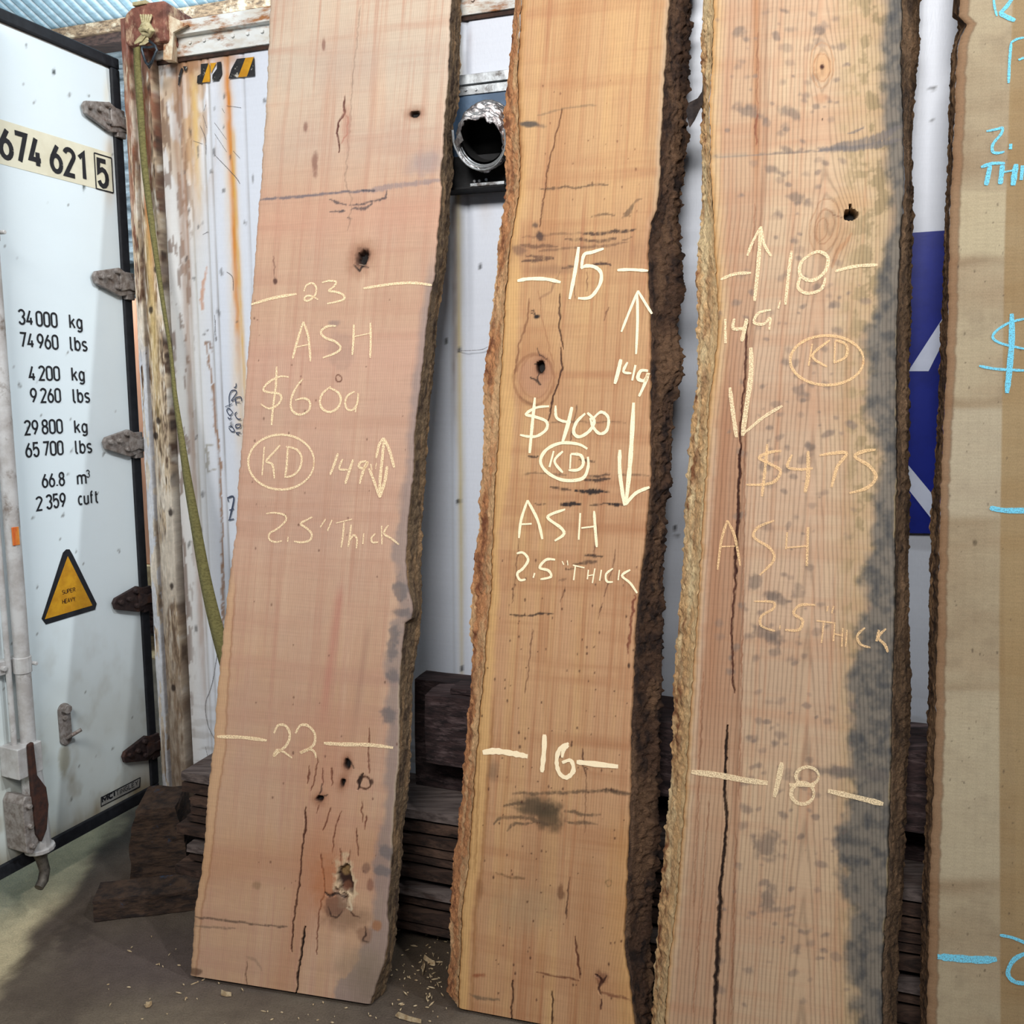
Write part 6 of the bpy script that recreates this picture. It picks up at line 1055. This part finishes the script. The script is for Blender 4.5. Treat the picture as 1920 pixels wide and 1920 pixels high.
for i in range(5):
    x0 = 264 + i * 4.8; k.tube([wp(x0, 27, 0.06), wp(x0 + 0.3, 30, 0.083), wp(272 + (x0 - 272) * 0.6, 42, 0.086), wp(273 + (x0 - 273) * 0.3, 52, 0.09)], 0.0038, 8)
k.tube([wp(262, 26, -0.03), wp(262, 25, 0.055)], 0.004, 8); k.fbox(WALL, u_r(262, 26, .05), u_r(287, 26, .05), cv1 - 0.004, cv1 + 0.006, -0.09, 0.08)
k.build('loop_over_post', M_strapp, SP, ang=60)
k = MB(); k.tube([wp(266, 54, 0.092), wp(270, 48, 0.10), wp(278, 49, 0.104), wp(283, 57, 0.10), wp(279, 64, 0.096), wp(270, 63, 0.10), wp(265, 56, 0.105), wp(272, 53, 0.112), wp(279, 57, 0.11)], [0.008, 0.01, 0.011, 0.012, 0.011, 0.01, 0.009, 0.008, 0.007], 10)
k.build('knot', M_strapp, SP, ang=60)
k = MB(); a0 = [(268, 62), (275, 66), (266, 78), (252, 84), (251, 80), (259, 70)]; k.prism([wp(x, y, 0.094) for x, y in a0], [wp(x, y, 0.104) for x, y in a0]); a0 = [(266, 70), (277, 66), (280, 78), (272, 84), (260, 86)]; k.prism([wp(x, y, 0.088) for x, y in a0], [wp(x, y, 0.099) for x, y in a0]); k.build('loose_tail', M_strapp, SP, bevel=0.003)
M_hook = pmat('blue_black_steel', (70, 78, 86), (36, 40, 46), (60, 60, 60), rough=0.4, metal=0.6)
k = MB(); k.tube([wp(x, y, 0.095) for x, y in ((267, 88), (266, 94), (270, 108), (274, 118), (279, 122), (284, 118), (290, 104), (294, 94), (291, 86), (282, 78), (276, 75))], 0.0042, 8); k.tube([wp(266, 88, 0.095), wp(279, 89, 0.097), (wp(290, 87, 0.095))], 0.004, 8); k.tube([wp(276, 118, 0.093), wp(279, 126, 0.09), wp(284, 116, 0.09)], 0.0055, 8); k.build('hook', M_hook, SP, ang=50)
# ================================================================ REAR BAY
M_fw = pmat('far_orange_board', (196, 146, 118), (180, 128, 100), (30, 30, 4), rough=0.8)
fpn = WALL.P(0, 0, -1.9); FPp = Plane(fpn, WU, Z)
u0 = float(FPp.uv(np.array(238.0), np.array(800.0))[0]); u1 = float(FPp.uv(np.array(300.0), np.array(800.0))[0]); v0 = float(FPp.uv(np.array(255.0), np.array(1052.0))[1]); v1 = float(FPp.uv(np.array(255.0), np.array(562.0))[1])
FB = thing('far_slab', 'orange brown slab standing in the rear bay, seen between door and post', 'wood slab', tuple(FPp.P(u0, v0, 0)))
o = MB().fbox(FPp, u0 - 0.25, u1, v0, v1, 0.0, 0.06).build('wood_body', M_fw, FB, bevel=0.004)
M_pal = pmat('pale_crate_wood', (188, 168, 130), (150, 130, 100), (20, 20, 20), rough=0.9)
CR = thing('timber_rack', 'pale and dark timber rack in the rear bay below the orange slab', 'rack', tuple(FPp.P(u0, 0, 0)))
MB().fbox(FPp, u0 - 0.4, u1 + 0.1, v0 - 0.14, v0 - 0.002, -0.3, 0.1).build('top_rail', M_pal, CR, bevel=0.004); MB().fbox(FPp, u0 - 0.4, u1 + 0.1, v0 - 0.62, v0 - 0.57, -0.3, 0.1).build('lower_rail', M_pal, CR, bevel=0.004)
for q in (-0.38, 0.1): MB().fbox(FPp, u0 + q, u0 + q + 0.07, -0.001, v0 - 0.142, -0.25, -0.15).build('leg', M_timb, CR)
MB().fbox(FPp, u0 - 0.4, u1 + 0.1, 0.02, v0 - 0.15, -0.36, -0.31).build('back_panel', M_timb, CR)
# ================================================================ DEBRIS
M_chip = pmat('pale_splinter', (204, 184, 150), (168, 140, 104), (90, 90, 90), rough=0.9)
def splinter(x0, y0, x1, y1, wpx, lab=None, grp=None):
    A_ = FLOOR.W(np.array(float(x0)), np.array(float(y0))); B_ = FLOOR.W(np.array(float(x1)), np.array(float(y1))); d = B_ - A_; L = np.linalg.norm(d); d /= L; n = np.array([-d[1], d[0], 0]); wm = wpx / FPX * 2.4 / 2
    pr0 = [A_, A_ + d * L * .3 + n * wm, A_ + d * L * .8 + n * wm * .7, B_, A_ + d * L * .6 - n * wm, A_ + d * L * .15 - n * wm * .8]
    o = MB().prism([p + Z * 0.0 for p in pr0], [p + Z * (0.003 + 0.003 * i % 2) for i, p in enumerate(pr0)]).build('wood_chip', M_chip); tag(o, lab, 'wood chip', grp); return o
splinter(414, 1864, 434, 1868, 7, 'flat pale wood chip on the floor just below the pinkish slab', 'wood chips on the floor')
splinter(272, 1888, 285, 1884, 9, 'pale wood chip on open concrete left of the pinkish slab', 'wood chips on the floor')
splinter(741, 1905, 790, 1919, 6, 'long pale splinter on the floor between the feet of the first two slabs', 'wood chips on the floor')
splinter(794, 1798, 816, 1810, 4, 'pale splinter lying in the litter behind the gap of the first two slabs', 'wood chips on the floor')
splinter(796, 1806, 792, 1830, 5, 'short upright-pointing splinter in the litter of the first gap', 'wood chips on the floor')
rg = random.Random(12); mb = MB()
for _ in range(230):
    if rg.random() < 0.4: x, y = rg.gauss(795, 34), rg.gauss(1825, 40)
    else: x, y = rg.uniform(200, 850), rg.uniform(1740, 1990)
    if y < 1700: continue
    c = FLOOR.W(np.array(x), np.array(y)); a_ = rg.uniform(0, 6.28); L = rg.uniform(0.002, 0.011) * (0.5 if rg.random() < .6 else 1); wm = rg.uniform(0.0008, 0.002); d = np.array([math.cos(a_), math.sin(a_), 0]); n = np.array([-d[1], d[0], 0])
    pr = [c - d * L + Z * 0.0, c + n * wm, c + d * L, c - n * wm]; mb.prism(pr, [p + Z * 0.0025 for p in pr])
o = mb.build('sawdust_litter', M_chip); tag(o, 'scatter of fine wood shavings and sawdust on the concrete floor', 'sawdust', kind='stuff')
